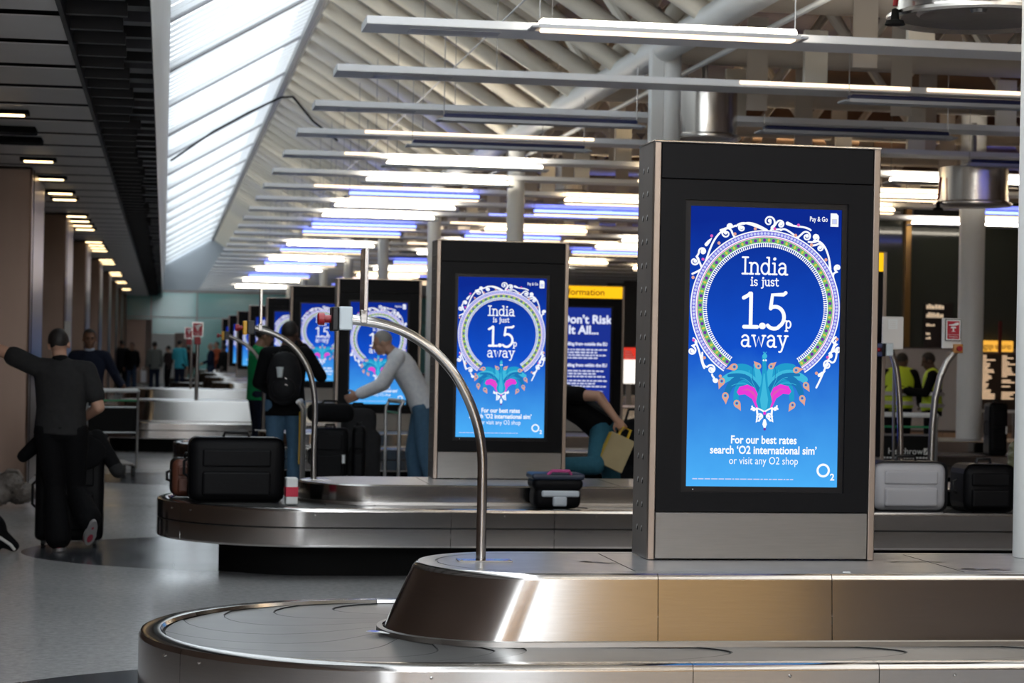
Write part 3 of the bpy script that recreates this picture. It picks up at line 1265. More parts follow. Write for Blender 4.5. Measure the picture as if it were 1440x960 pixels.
GL = {
    'I': (.56, [[(.28, 0), (.28, 1.5)], [(0, 0), (.56, 0)], [(0, 1.5), (.56, 1.5)]]),
    'n': (1.0, [[(.18, 0), (.18, 1)], [(0, 1), (.18, 1)], [(.18, .66)] + arc(.5, .66, .32, .36, 180, 0)[1:] + [(.82, 0)], [(0, 0), (.36, 0)], [(.64, 0), (1.0, 0)]]),
    'd': (1.0, [arc(.42, .5, .38, .5, 20, 340, 24), [(.8, 0), (.8, 1.52)], [(.6, 1.52), (.8, 1.52)], [(.8, 0), (1.0, 0)]]),
    'i': (.44, [[(.22, 0), (.22, 1)], [(.04, 1), (.22, 1)], [(0, 0), (.44, 0)], [(.2, 1.4), (.23, 1.42)]]),
    'a': (.92, [[(.10, .84)] + arc(.40, .68, .32, .34, 130, 0, 10) + [(.72, 0)], [(.72, 0), (.92, 0)], [(.72, .58)] + arc(.36, .29, .30, .30, 80, 360, 18)[0:] + [(.72, .35)]]),
    's': (.70, [arc(.35, .75, .27, .26, 30, 270, 12) + arc(.35, .25, .28, .25, 90, -160, 12)[0:]]),
    'j': (.42, [[(.26, 1), (.26, -.2)] + arc(.02, -.2, .24, .25, 0, -110, 8), [(.06, 1), (.26, 1)], [(.24, 1.4), (.27, 1.42)]]),
    'u': (1.0, [[(.18, 1), (.18, .36)] + arc(.48, .36, .30, .37, 180, 330, 12) + [(.80, .36)], [(.80, 1), (.80, 0)], [(0, 1), (.18, 1)], [(.62, 1), (.80, 1)], [(.80, 0), (1, 0)]]),
    't': (.66, [[(.26, 1.34), (.26, .26)] + arc(.48, .26, .22, .27, 180, 310, 8), [(0, 1), (.6, 1)]]),
    'w': (1.34, [[(.14, 1), (.40, 0), (.67, .9), (.94, 0), (1.2, 1)], [(0, 1), (.3, 1)], [(1.04, 1), (1.34, 1)]]),
    'y': (1.0, [[(.14, 1), (.5, .04)], [(.86, 1), (.44, -.2)] + arc(.22, -.22, .2, .24, -20, -110, 6), [(0, 1), (.32, 1)], [(.68, 1), (1, 1)]]),
    'p': (.96, [[(.18, -.45), (.18, 1)], [(0, 1), (.18, 1)], [(0, -.45), (.38, -.45)], arc(.52, .5, .38, .5, 160, -160, 24)]),
    '1': (.72, [[(.36, 0), (.36, 1.5), (.30, 1.5)], [(0, 1.30), (.12, 1.36), (.36, 1.5)], [(.04, 0), (.68, 0)]]),
    '.': (.10, [[(.03, .05), (.07, .05)]]),
    '5': (.92, [[(.90, 1.56), (.80, 1.48), (.26, 1.46), (.18, .84)], [(.18, .84)] + arc(.40, .46, .44, .47, 112, -60, 18) + arc(.36, .22, .36, .28, -60, -150, 8)]),
}


def slab_text(A, s, x0, x1, zb, xh, wk, mi=WH, track=.16):
    """slab lettering fitted between x0 and x1, x-height xh"""
    tot = 0
    for ch in s:
        tot += (.5 if ch == ' ' else GL[ch][0]) + track
    tot -= track
    kx = (x1 - x0) / tot
    x = x0
    y = A.lay()
    for ch in s:
        if ch == ' ':
            x += (.5 + track) * kx
            continue
        w, st = GL[ch]
        for p in st:
            ww = wk * (1.7 if ch == '.' or (ch in 'ij' and p[0][1] > 1.3) else 1)
            A.stroke([(x + a * kx, zb + b * xh) for a, b in p], ww, mi, y)
        x += (w + track) * kx


def spiral(A, c, r, a0, turns, w, mi=WH, tail=None):
    n = 26
    pts = []
    for i in range(n + 1):
        t = i / n
        a = a0 + turns * 2 * pi * t
        rr = r * (1 - .82 * t)
        pts.append((c[0] + rr * cos(a), c[1] + rr * sin(a)))
    ws = [w * (1 - .35 * i / n) for i in range(n + 1)]
    if tail:
        pre = [tuple(v) for v in bez((*tail[0], 0), (*tail[1], 0), (*pts[0], 0), n=8)][:-1]
        pts = [(p[0], p[1]) for p in pre] + pts
        ws = [w] * 8 + ws
    A.stroke(pts, ws, mi)
    A.disc(pts[-1], w * 1.0, mi)


def advert():
    A = Art()
    mm = .781e-3
    bm = A.bm
    # glass plate
    box(bm, -SW / 2, SW / 2, -.001, .012, -SH, 0, mi=BG)
    rc = (0, -.430)
    a0, a1 = radians(-90 + 33), radians(270 - 33)
    # scrollwork behind the ring
    k5 = lambda x, y: S5(x, y)
    w = .0085
    for c, r, st, tr, tail in [
        ((535, 157), 34, -.6, 1.25, ((600, 200), (520, 205))), ((600, 173), 24, 2.6, -1.2, ((545, 205), (560, 190))),
        ((380, 192), 24, 1.2, 1.2, ((520, 203), (430, 150))), ((290, 222), 33, .4, 1.3, ((345, 250), (330, 240))), ((313, 184), 17, 3.6, -1.2, ((275, 215), (285, 195))),
        ((155, 322), 22, 3.4, -1.3, ((120, 350), (130, 340))), ((108, 374), 28, 1.2, -1.2, ((150, 420), (145, 390))),
        ((748, 240), 29, 2.6, -1.3, ((700, 245), (705, 240))), ((800, 245), 20, -1, 1.2, ((760, 270), (800, 275))), ((825, 303), 25, 2.4, -1.2, ((780, 290), (790, 290))),
        ((928, 415), 22, -1.6, -1.2, ((905, 480), (890, 440))), ((90, 868), 26, 1.6, -1.3, ((100, 800), (140, 830))),
        ((925, 868), 26, 1.6, 1.3, ((915, 800), (875, 830))), ((200, 972), 26, 2.6, -1.4, ((150, 880), (145, 960))), ((226, 1032), 15, 2.2, 1.2, ((205, 1000), (205, 1010))),
            ((865, 955), 27, .6, 1.4, ((920, 880), (915, 950))), ((880, 905), 14, 2, -1.2, ((900, 880), (890, 880)))]:
        cc = k5(*c)
        tl = tuple(k5(*q) for q in tail)
        spiral(A, cc, r * mm, st, tr, w, tail=tl)
    for ctrl in [((150, 420), (190, 350), (195, 260), (270, 205)), ((255, 205), (280, 195), (310, 195), (340, 180)), ((640, 172), (690, 190), (740, 180), (772, 205)),
                 ((790, 262), (840, 260), (875, 310), (885, 420)), ((345, 182), (390, 140), (450, 190), (520, 204)), ((900, 460), (880, 430), (880, 400), (878, 380)),
                 ((95, 445), (130, 430), (150, 420), (165, 400)), ((110, 820), (140, 870), (140, 930), (160, 965)), ((915, 820), (890, 870), (850, 990), (800, 1080)), ((600, 205), (620, 190), (640, 205), (700, 250))]:
        q = [k5(*c) for c in ctrl]
        pts = [(v.x, v.y) for v in bez((*q[0], 0), (*q[1], 0), (*q[2], 0), (*q[3], 0), 14)]
        A.stroke(pts, w, WH)
    for (x, y, ang, L) in [(190, 266, 50, 34), (660, 176, -20, 34), (835, 1000, 35, 30)]:
        c = k5(x, y)
        dx, dy = cos(radians(ang)), sin(radians(ang))
        l = L * mm
        A.stroke([(c[0] - dx * l * .7, c[1] - dy * l * .7), (c[0], c[1]), (c[0] + dx * l * .7, c[1] + dy * l * .7)], [.016, .013, .003], WH)
    for (x, y) in [(205, 236), (701, 177), (565, 197), (155, 365), (100, 810), (865, 912)]:
        A.disc(k5(x, y), .0065, PK)
    for (x, y) in [(246, 276), (337, 226), (453, 197), (684, 234), (775, 287), (858, 370), (98, 465), (160, 908), (250, 1010), (920, 812), (800, 1000)]:
        A.disc(k5(x, y), .007, PE)
    # the ring, band by band
    A.ring(rc, .300, .334, a0, a1, WH)
    A.ring(rc, .3105, .3285, a0, a1, LI)
    y = A.lay()
    nb = 108
    for i in range(nb):
        a = a0 + (a1 - a0) * (i + .5) / nb
        A.disc((rc[0] + .3195 * cos(a), rc[1] + .3195 * sin(a)), .0062, PA, y, 8)
    A.ring(rc, .303, .306, a0, a1, PK)
    A.ring(rc, .280, .3015, a0, a1, GR)
    y = A.lay()
    ng = 74
    for i in range(ng):
        a = a0 + (a1 - a0) * (i + .5) / ng
        c = (rc[0] + .2905 * cos(a), rc[1] + .2905 * sin(a))
        if i % 2:
            A.disc(c, .0075, PU, y, 10)
        else:
            ca, sa = cos(a), sin(a)
            A.poly([(c[0] + ca * .010, c[1] + sa * .010), (c[0] - sa * .006, c[1] + ca * .006), (c[0] - ca * .010, c[1] - sa * .010), (c[0] + sa * .006, c[1] - ca * .006)], YE, y)
    A.ring(rc, .2765, .280, a0, a1, WH)
    y = A.lay()
    nf = 150
    for i in range(nf):
        a = a0 + (a1 - a0) * (i + .5) / nf
        A.stroke([(rc[0] + .279 * cos(a), rc[1] + .279 * sin(a)), (rc[0] + .264 * cos(a), rc[1] + .264 * sin(a))], .0042, WH, y, False)
        A.disc((rc[0] + .264 * cos(a), rc[1] + .264 * sin(a)), .0036, WH, y - .00004, 7)
    # peacock
    mx = 518
    k6 = S6

    def both(pts, mi, tri=True):
        A.tri([k6(*p) for p in pts], mi)
        A.tri([k6(2 * mx - p[0], p[1]) for p in pts][::-1], mi)
    feathers = [((500, 330), (470, 190), (420, 150), (345, 168), 70, 40, TE), ((500, 340), (440, 190), (360, 180), (275, 238), 74, 40, TL), ((500, 345), (430, 200), (330, 200), (296, 318), 66, 34, TD),
                ((500, 350), (440, 215), (350, 230), (352, 350), 60, 30, TE), ((500, 310), (490, 220), (480, 180), (470, 150), 46, 26, TL), ((500, 335), (450, 215), (390, 200), (310, 210), 40, 18, TD)]
    for sgn in (0, 1):
        for p0, p1, p2, p3, w0, w1, mi in feathers:
            q = [(2 * mx - p[0], p[1]) if sgn else p for p in (p0, p1, p2, p3)]
            q = [k6(*p) for p in q]
            pts = [(v.x, v.y) for v in bez((*q[0], 0), (*q[1], 0), (*q[2], 0), (*q[3], 0), 14)]
            A.stroke(pts, [(w0 + (w1 - w0) * i / 14) * .75e-3 for i in range(15)], mi)
        # fine barbs
        for f in range(7):
            e = (300 + f * 26, 290 - f * 22)
            p = [(500, 345), (430, 220), e]
            q = [k6(*((2 * mx - a[0], a[1]) if sgn else a)) for a in p]
            A.stroke([(v.x, v.y) for v in bez((*q[0], 0), (*q[1], 0), (*q[2], 0), n=10)], .0022, TL if f % 2 else TD)
    both([(512, 420), (470, 395), (446, 345), (405, 318), (368, 322), (356, 305), (372, 275), (420, 262), (462, 282), (486, 330), (500, 380)], MG)
    both([(505, 412), (478, 380), (462, 330), (425, 296), (385, 295), (420, 285), (458, 305), (480, 350)], PK)
    body = [(518, 434), (486, 405), (470, 362), (480, 315), (500, 260), (512, 200), (511, 130), (506, 104), (518, 84)]
    A.tri([k6(*p) for p in body] + [k6(2 * mx - p[0], p[1]) for p in body[-2:0:-1]], TE)
    A.tri([k6(518, 425), k6(500, 395), k6(494, 350), k6(507, 280), k6(516, 200), k6(522, 200), k6(530, 280), k6(542, 350), k6(536, 395)], TL)
    A.disc(k6(523, 100), .011, TL)
    for dx in (-9, 0, 9):
        A.stroke([k6(523, 92), k6(523 + dx, 76)], .0028, TL)
    for s in (-7, 7):
        A.disc(k6(523 + s, 124), .004, WH)
    for (x, y, ang, r) in [(483, 155, 135, 20), (562, 158, 40, 20), (338, 160, 195, 24), (712, 182, 10, 22), (265, 244, 250, 24), (768, 272, 300, 22), (287, 328, 275, 24), (745, 348, 290, 22), (356, 372, 300, 24), (684, 386, 240, 22)]:
        c = k6(x, y)
        r *= .75e-3
        ca, sa = cos(radians(ang)), sin(radians(ang))
        pts = []
        for i in range(16):
            t = 2 * pi * i / 16
            rr = r * (1.0 + (.95 if i == 0 else .3 if i in (1, 15) else 0))
            pts.append((c[0] + rr * cos(t) * ca - r * .85 * sin(t) * sa, c[1] + rr * cos(t) * sa + r * .85 * sin(t) * ca))
        A.tri(pts, PE)
        A.disc((c[0] - ca * r * .15, c[1] - sa * r * .15), r * .45, TL, None, 10)
        A.disc((c[0] - ca * r * .15, c[1] - sa * r * .15), r * .27, PU, None, 10)
    # drop ornament under the bird
    for s in (1, -1):
        P = lambda x, y: k6(mx + s * x, y)
        A.stroke([P(0, 420), P(22, 408), P(46, 398), P(62, 412)], .007, WH)
        A.stroke([P(46, 400), P(42, 440), P(48, 478), P(26, 462)], .009, WH)
        spiral(A, P(26, 448), .015, 0 if s > 0 else pi, 1.3 * s, .0065)
        spiral(A, P(66, 406), .010, 0 if s > 0 else pi, 1.2 * s, .006)
        A.disc(P(74, 388), .004, WH)
        A.disc(P(34, 470), .005, WH)
    A.stroke([k6(518, 425), k6(518, 455)], .008, TD)
    A.stroke([k6(518, 470), k6(518, 492), k6(518, 506)], [.012, .020, .012], WH)
    A.disc(k6(518, 520), .006, PU)
    A.disc(k6(518, 428), .007, MG)
    # words
    t = lambda x: S5(x, 0)[0]
    zz = lambda y, x=512: S5(x, y)[1]
    slab_text(A, 'India', t(383) + .001, t(640) + .001, zz(449), .047, .0080)
    slab_text(A, 'is just', t(430) + .003, t(588) + .003, zz(513), .0235, .0052)
    slab_text(A, '1.5', t(384) + .008, t(626) + .008, zz(742), .096, .0165)
    slab_text(A, 'p', t(622) + .010, t(655) + .010, zz(744), .030, .0068)
    slab_text(A, 'away', t(374) + .008, t(640) + .008, zz(850), .047, .0080)
    z6 = lambda y: S6(515, y)[1]
    A.text('For our best rates', 0, z6(603), .048, WH, .0012, width=.293)
    A.text("search \u2018O2 international sim\u2019", 0, z6(662), .048, WH, .0012, width=.476)
    A.text('or visit any O2 shop', .001, z6(722), .046, WH, .0, width=.307)
    y = A.lay()
    rr = random.Random(5)
    x = S6(88, 806)[0]
    z = z6(812)
    while x < S6(680, 806)[0]:
        ww = rr.uniform(.008, .030)
        A.poly([(x, z), (x + ww, z), (x + ww, z + .005), (x, z + .005)], PA, y)
        x += ww + .004
    A.text('Pay & Go', S5(812, 150)[0], S5(812, 158)[1], .030, WH, .0004, width=.080)
    c = S5(903, 150)
    A.poly([(c[0] - .018, c[1] - .029), (c[0] + .018, c[1] - .029), (c[0] + .018, c[1] + .019), (c[0] + .009, c[1] + .029), (c[0] - .018, c[1] + .029)], WH)
    A.poly([(c[0] - .011, c[1] - .018), (c[0] + .011, c[1] - .018), (c[0] + .011, c[1] + .004), (c[0] - .011, c[1] + .004)], YE)
    A.poly([(c[0] - .010, c[1] - .017), (c[0] + .010, c[1] - .017), (c[0] + .010, c[1] + .003), (c[0] - .010, c[1] + .003)], PA)
    c = S6(866, 764)
    A.ring(c, .0205, .0300, 0, 2 * pi, WH, n=40)
    A.text('2', c[0] + .041, c[1] - .042, .040, WH, .0010)
    return A.bm


TW, THT, TD_ = 1.006, 1.79, .30


def housing(o, info=False):
    w = TW / 2
    bm = NB()
    box(bm, -w + .004, w - .004, .035, TD_, .012, THT - .012, .006, 1)
    obj('body', bm, mat('totem dark body', (.05, .048, .046), .5), o)
    # folded steel sides with pairs of holes
    for s in (-1, 1):
        bm = NB()
        x0, x1 = (-w - .002, -w + .004) if s < 0 else (w - .004, w + .002)
        box(bm, x0, x1, .03, TD_ + .004, .0, THT, .002, 1)
        xs = x0 - .0006 if s < 0 else x1 + .0006
        for r in range(16):
            for yy in (.115, .20):
                z = .12 + r * .1035
                vs = [bm.verts.new((xs, yy + .010 * cos(2 * pi * k / 10), z + .010 * sin(2 * pi * k / 10))) for k in range(10)]
                bm.faces.new(vs).material_index = 1
                va = [bm.verts.new((xs, yy + rr_ * cos(a), z + rr_ * sin(a))) for rr_ in (.010, .019) for a in (-.2, .4, 1.0, 1.6)]  # white arcs painted beside each hole as glints of light
                for q in range(3):
                    bm.faces.new((va[q], va[q + 1], va[q + 5], va[q + 4])).material_index = 2
        obj('side_panel', bm, [mat('totem side steel', (.20, .175, .16), .42, .4, var=(5, .2)), blackm, white_pl], o)
        bm = NB()
        xa, xb = (-w - .002, -w + .028) if s < 0 else (w - .028, w + .002)
        box(bm, xa, xb, -.002, .032, .0, THT, .004, 2)
        obj('edge_trim', bm, bronze_trim, o)
    bm = NB()
    box(bm, -w - .004, w + .004, -.004, TD_ + .006, THT, THT + .008, .002, 1)
    obj('top_cap', bm, steel, o)
    i = w - .030
    zs = .315                                    # foot of the screen
    # black front: header, and a frame round the sunken screen
    bm = NB()
    box(bm, -i, i, .0, .03, THT - .155, THT - .003, .003, 1)
    if info:
        pass
    obj('header_panel', bm, mat('totem black', (.006, .006, .007), .42, spec=.1), o)
    f = NB()
    a, b = SW / 2 + .025, SH + .025
    zt = THT - .159
    zb = .208
    box(f, -i, -a, .0, .03, zb, zt)
    box(f, a, i, .0, .03, zb, zt)
    box(f, -a, a, .0, .03, zs + SH + .025, zt)
    box(f, -a, a, .0, .03, zb, zs - .025)
    obj('front_panel', f, MATS['totem black'], o)
    f = NB()
    e = SW / 2
    box(f, -a, -e, .012, .03, zs - .025, zs + SH + .025)
    box(f, e, a, .012, .03, zs - .025, zs + SH + .025)
    box(f, -e, e, .012, .03, zs + SH, zs + SH + .025)
    box(f, -e, e, .012, .03, zs - .025, zs)
    ell(f, (-e + .03, .010, zs - .013), (.003, .003, .003), sub=1, mi=1)
    obj('screen_bezel', f, [black, white_pl], o)
    bm = NB()
    box(bm, -i, i, -.001, .03, .004, .203, .003, 1)
    obj('base_panel', bm, mat('totem base steel', (.23, .222, .215), .36, .9, var=(7, .1), stretch=(1, 1, 18)), o)
    return zs


AD_MESH = None


def totem(px, pybase, Y, label, zbase):
    global TOT
    p = at(px, pybase, Y)
    if TOT is None:
        o = thing('advert_totem', label, 'advertising totem', (p.x, Y, zbase), 0, 'advertising totems')
        zs = housing(o)
        bm = advert()
        obj('screen', bm, ART, o, (0, .019, zs + SH))
        TOT = o
        return o
    return copy_tree(TOT, None, (p.x, Y, zbase), None, label)


TOT = None
T1 = totem(1070.5, 797, 8.92, 'large black advertising totem closest to the camera, on the first carousel', .722)
T2 = totem(702, 675, 15.9, 'black advertising totem second in size, behind the tall curved pole', .637)
T3 = totem(530, 606, 25.25, 'black advertising totem behind the white-shirted man\'s head', .634)
T4 = totem(452, 560, 33.4, 'black advertising totem beside the backpack man\'s shoulder', .772)
T5 = totem(409, 545, 41.8, 'small dark advertising totem behind the backpack man\'s head', .772)
T6 = totem(379, 535, 50.2, 'small dark advertising totem right behind the yellow emergency box', .772)
T7 = totem(358, 530, 58.7, 'seventh advertising totem of the long row, mostly hidden by others', .772)
T8 = totem(343, 525, 67.2, 'eighth advertising totem of the long row, a thin dark strip with blue', .772)
T9 = totem(331, 520, 75.7, 'last advertising totem of the row, before the teal wall', .772)

# information totems, yellow header over a dark blue screen
info_scr = emis('information blue', (.012, .03, .26), 1.0)
info_hdr = emis('yellow header light', (1, .52, .01), 1.15)
info_txt = emis('information text', (.80, .84, 1), 1.0)
INF = None


def info_totem(X, Y, zb, label):
    global INF
    if INF is not None:
        return copy_tree(INF, None, (X, Y, zb), None, label)
    o = thing('information_totem', label, 'information totem', (X, Y, zb), 0, 'information totems')
    zs = housing(o, True)
    i = TW / 2 - .030
    bm = NB()
    box(bm, -i, i, -.004, .0, THT - .150, THT - .006, mi=0)
    add_text(bm, 'Information', -.02, THT - .115, .115, -.0046, .001, mi=1)
    obj('yellow_header', bm, [info_hdr, mat('header text', (.25, .10, .01), .5)], o)
    A = Art()
    box(A.bm, -SW / 2, SW / 2, -.001, .012, -SH, 0, mi=0)
    A.text("Don\u2019t Risk", .035, -.19, .145, 1, .004)
    A.text('It All...', -.0, -.32, .145, 1, .004)
    A.text('Travelling from outside the EU', 0, -.46, .055, 1, .002, width=.60)
    A.text('Travelling from within the EU', 0, -.72, .055, 1, .002, width=.60)
    rr = random.Random(2)
    for z0, nl in ((-.52, 4), (-.78, 3), (-.90, 3), (-1.06, 2)):
        for l in range(nl):
            y = A.lay()
            x = -.30
            while x < .26 - .1 * (l % 2):
                w_ = rr.uniform(.02, .06)
                A.poly([(x, z0 - l * .034), (x + w_, z0 - l * .034), (x + w_, z0 - l * .034 + .014), (x, z0 - l * .034 + .014)], 1, y)
                x += w_ + .012
    y = A.lay()
    A.poly([(-.30, -1.02), (.26, -1.02), (.26, -1.016), (-.30, -1.016)], 1, y)
    obj('screen', A.bm, [info_scr, info_txt], o, (0, .019, zs + SH))
    INF = o
    return o


info_totem(5.06, 25.6, .634, 'information totem with yellow header, seen past the second advertising totem')
info_totem(at(1246, 450, 15.86).x - TW / 2, 15.86, .637, 'information totem mostly hidden behind the big advertising totem, orange edge showing')
info_totem(5.06, 33.6, .772, 'information totem further in, hidden behind the others')

# ------------------------------------------------------------------ curved poles
def pictogram(bm, x, z, y, s, mi):
    """hand over a push button"""
    t = bmesh.new()

    def pg(pts):
        f = t.faces.new([t.verts.new((x + a * s, y, z + b * s)) for a, b in pts])
        bmesh.ops.triangulate(t, faces=[f])
    pg([(-.36, .20), (-.10, .22), (.20, .34), (.40, .36), (.40, .20), (.22, .14), (-.05, .12), (-.34, .14)])
    pg([(-.16, .06), (.16, .06), (.20, -.02), (.20, -.06), (-.20, -.06), (-.20, -.02)])
    pg([(-.05, -.06), (.05, -.06), (.05, -.26), (-.05, -.26)])
    pg([(-.14, -.26), (.14, -.26), (.14, -.30), (-.14, -.30)])
    join(bm, t, mi)


sign_red = mat('sign red', (.42, .012, .03), .4)


def sign_plate(bm, w, h):
    """upright sign, face to -Y, centred"""
    box(bm, -w / 2, w / 2, -.008, .008, -h / 2, h / 2, .002, 1, mi=0)
    box(bm, -w / 2 + .006, w / 2 - .006, -.0095, -.008, -h / 2 + .006, h / 2 - .006, mi=1)
    box(bm, -w / 2 + .014, w / 2 - .014, -.0105, -.0095, -h / 2 + .014, h / 2 - .014, mi=2)
    pictogram(bm, 0, h * .12, -.0112, w * .85, 1)
    box(bm, -w / 2 + .014, w / 2 - .014, -.0112, -.0105, -h * .215, -h * .205, mi=1)
    add_text(bm, 'Emergency', 0, -h * .33, h * .095, -.0114, 0, mi=1)
    add_text(bm, 'stop', 0, -h * .43, h * .095, -.0114, 0, mi=1)


def arch_pole(label, base, pts, r, box_kind, sign_x=None, zplate=True):
    """pole rising from a carousel plinth and curving over; pts relative to base, in XZ"""
    o = thing('emergency_pole', label, 'pole', base)
    bm = NB()
    tube(bm, pts, r, 18)
    obj('pole', bm, steel_dark if box_kind != 'grey' else steel, o)
    bm = NB()
    box(bm, -.10, .13, -.045, .045, 0, .006, .002, 1)
    for sx in (-.085, .115):
        ell(bm, (sx, -.03, .006), (.007, .007, .004), sub=1)
    obj('base_plate', bm, steel, o)
    e = Vector(pts[-1])
    bm = NB()
    box(bm, e.x - .055, e.x + .0, -.07, .07, e.z - .045, e.z + .052, .006, 2)
    obj('control_box', bm, mat('box light grey', (.55, .62, .66), .4) if box_kind == 'grey' else black, o)
    bm = NB()
    box(bm, e.x - .085, e.x - .056, -.065, .065, e.z - .05, e.z + .05, .006, 2)
    obj('box_cover', bm, black if box_kind == 'grey' else yellow_p, o)
    bm = NB()
    tube(bm, [(e.x - .085, 0, e.z), (e.x - .11, 0, e.z), (e.x - .112, 0, e.z), (e.x - .135, 0, e.z), (e.x - .14, 0, e.z)], [.016, .016, .026, .026, .020], 14)
    obj('stop_button', bm, red_p, o)
    if sign_x is not None:
        # sign turned edge-on, on a clip
        zz_ = e.z
        for a, b in zip(pts, pts[1:]):
            lo_, hi_ = sorted((a[0], b[0]))
            if lo_ <= sign_x <= hi_:
                zz_ = a[2] + (b[2] - a[2]) * (sign_x - a[0]) / (b[0] - a[0] + 1e-9)
        bm = NB()
        box(bm, sign_x - .014, sign_x + .014, -.03, .03, zz_ - .01, zz_ + .045, .003, 1)
        obj('sign_clip', bm, steel_dark, o)
        bm = NB()
        sign_plate(bm, .19, .26)
        bmesh.ops.rotate(bm, cent=(0, 0, 0), matrix=Matrix.Rotation(radians(90), 3, 'Z'), verts=bm.verts)
        obj('sign_plate', bm, [steel, white_pl, sign_red], o, (sign_x, 0, zz_ + .17))
    return o


def arch_from_px(label, Y, base_px, zbase, px_pts, r, kind, sign_px=None):
    b = at(*base_px, Y)
    pts = [Vector((0, 0, 0))]
    for q in px_pts:
        w = at(*q, Y)
        pts.append(Vector((w.x - b.x, 0, w.z - zbase)))
    # smooth through the points
    sm = [pts[0]]
    P = [pts[0]] + pts + [pts[-1] * 2 - pts[-2]]
    for i in range(1, len(P) - 2):
        for k in range(1, 9):
            t = k / 8
            a, b1, c, d_ = P[i - 1], P[i], P[i + 1], P[i + 2]
            sm.append(.5 * ((2 * b1) + (c - a) * t + (2 * a - 5 * b1 + 4 * c - d_) * t * t + (3 * b1 - a - 3 * c + d_) * t ** 3))
    sx = at(*sign_px, Y).x - b.x if sign_px else None
    return arch_pole(label, Vector((b.x, Y, zbase)), sm, r, kind, sx)


arch_from_px('tall curved steel pole with grey emergency box, on the plinth end of the first carousel', 8.85, (676, 788), .7206,
             [(677, 740), (678, 690), (678, 640), (672, 600), (658, 560), (637, 523), (608, 492), (572, 468), (535, 455), (494, 449)], .021, 'grey', (511, 449))
arch_from_px('curved steel pole with yellow emergency box, behind the big black suitcase', 15.65, (441, 668), .6356,
             [(441, 640), (442, 610), (443, 575), (441, 548), (434, 520), (421, 497), (404, 480), (384, 469), (358, 461)], .021, 'yellow', (366, 462))
arch_from_px('curved steel pole with small yellow emergency box, above the green-shirted man', 24.9, (370, 608), .6326,
             [(370, 590), (371, 560), (371, 535), (367, 512), (358, 496), (346, 485), (334, 478), (322, 472)], .021, 'yellow')
arch_from_px('curved steel pole beside the grey sign back, standing behind the white suitcase', 15.5, (1266, 690), .6356,
             [(1266, 650), (1266, 610), (1265, 570), (1263, 540), (1259, 512), (1252, 492)], .024, 'grey')


def red_sign(label, px, py, Y, zbase, w, h, pole_px, kind=None):
    p = at(px, py, Y)
    o = thing('stop_sign', label, 'sign', (p.x, Y, zbase))
    b = at(*pole_px, Y)
    bm = NB()
    tube(bm, [(b.x - p.x, .02, 0), (b.x - p.x, .02, p.z - zbase - h * .3)], .03, 14)
    obj('pole', bm, steel_dark, o)
    bm = NB()
    sign_plate(bm, w, h)
    obj('sign_plate', bm, [steel, white_pl, sign_red], o, (0, -.02, p.z - zbase))
    bm = NB()
    box(bm, -.05, .05, -.05, .045, p.z - zbase - h / 2 - .12, p.z - zbase - h / 2 - .005, .01, 2)
    obj('control_box', bm, red_p, o)
    return o


red_sign('red emergency sign on a straight post, standing on the bright carousel', 278, 463, 33.1, .7706, .17, .22, (276, 562))
red_sign('small red emergency sign on the post just behind the other red sign', 266, 468, 41.5, .7706, .17, .22, (268, 548))

# the curved post whose red sign faces the camera
Y = 15.5
b = at(1309, 690, Y)
o = thing('emergency_pole', 'dark curved post with red emergency sign facing out, beside the trolley', 'pole', (b.x, Y, .6356))
pts = []
for q in [(1309, 690), (1309, 650), (1311, 600), (1315, 560), (1322, 530), (1332, 508), (1345, 492)]:
    w_ = at(*q, Y)
    pts.append((w_.x - b.x, 0, max(0.0, w_.z - .6356)))
bm = NB()
tube(bm, pts, .026, 16)
obj('pole', bm, steel_dark, o)
p = at(1338, 464, Y)
bm = NB()
sign_plate(bm, .125, .165)
obj('sign_plate', bm, [steel, white_pl, sign_red], o, (p.x - b.x, -.03, p.z - .6356))
bm = NB()
box(bm, -.075, .075, -.016, .016, -.13, .10, .006, 1)
obj('sign_back', bm, grey_p, o, (p.x - b.x, 0, p.z - .6356 - .01))
p = at(1345, 490, Y)
bm = NB()
box(bm, -.035, .035, -.05, .03, -.035, .035, .006, 2)
tube(bm, [(0, -.05, 0), (0, -.075, 0)], .02, 12, mi=1)
obj('control_box', bm, [mat('amber box', (.45, .20, .05), .4), red_p], o, (p.x - b.x, 0, p.z - .6356))
# grey notice panel on the neighbouring curved pole
p = at(1257, 468, 15.58)
b = at(1266, 690, 15.58)
o = thing('notice_sign', 'grey sign back with a small white label, beside the curved pole by the trolley', 'panel', (p.x, 15.6, p.z))
bm = NB()
box(bm, -.085, .085, 0, .015, -.125, .125, .005, 1)
obj('panel', bm, grey_p, o)
bm = NB()
box(bm, -.04, .035, -.002, 0, .03, .105, mi=0)
for q in range(4):
    box(bm, -.03, .02 + .004 * (q % 2), -.0026, -.002, .04 + q * .015, .046 + q * .015, mi=1)
obj('paper_label', bm, [white_pl, grey_p], o)
bm = NB()
tube(bm, [(.01, .02, -.12), (.02, .02, -.24), (.03, .02, .6356 - p.z + .001)], .012, 10)
obj('post', bm, steel_dark, o)
# ------------------------------------------------------------------ people
def fab(name, c, rough=.8):
    return mat(name, c, rough, bump=(26, .35, .012), var=(9, .18), spec=.12)


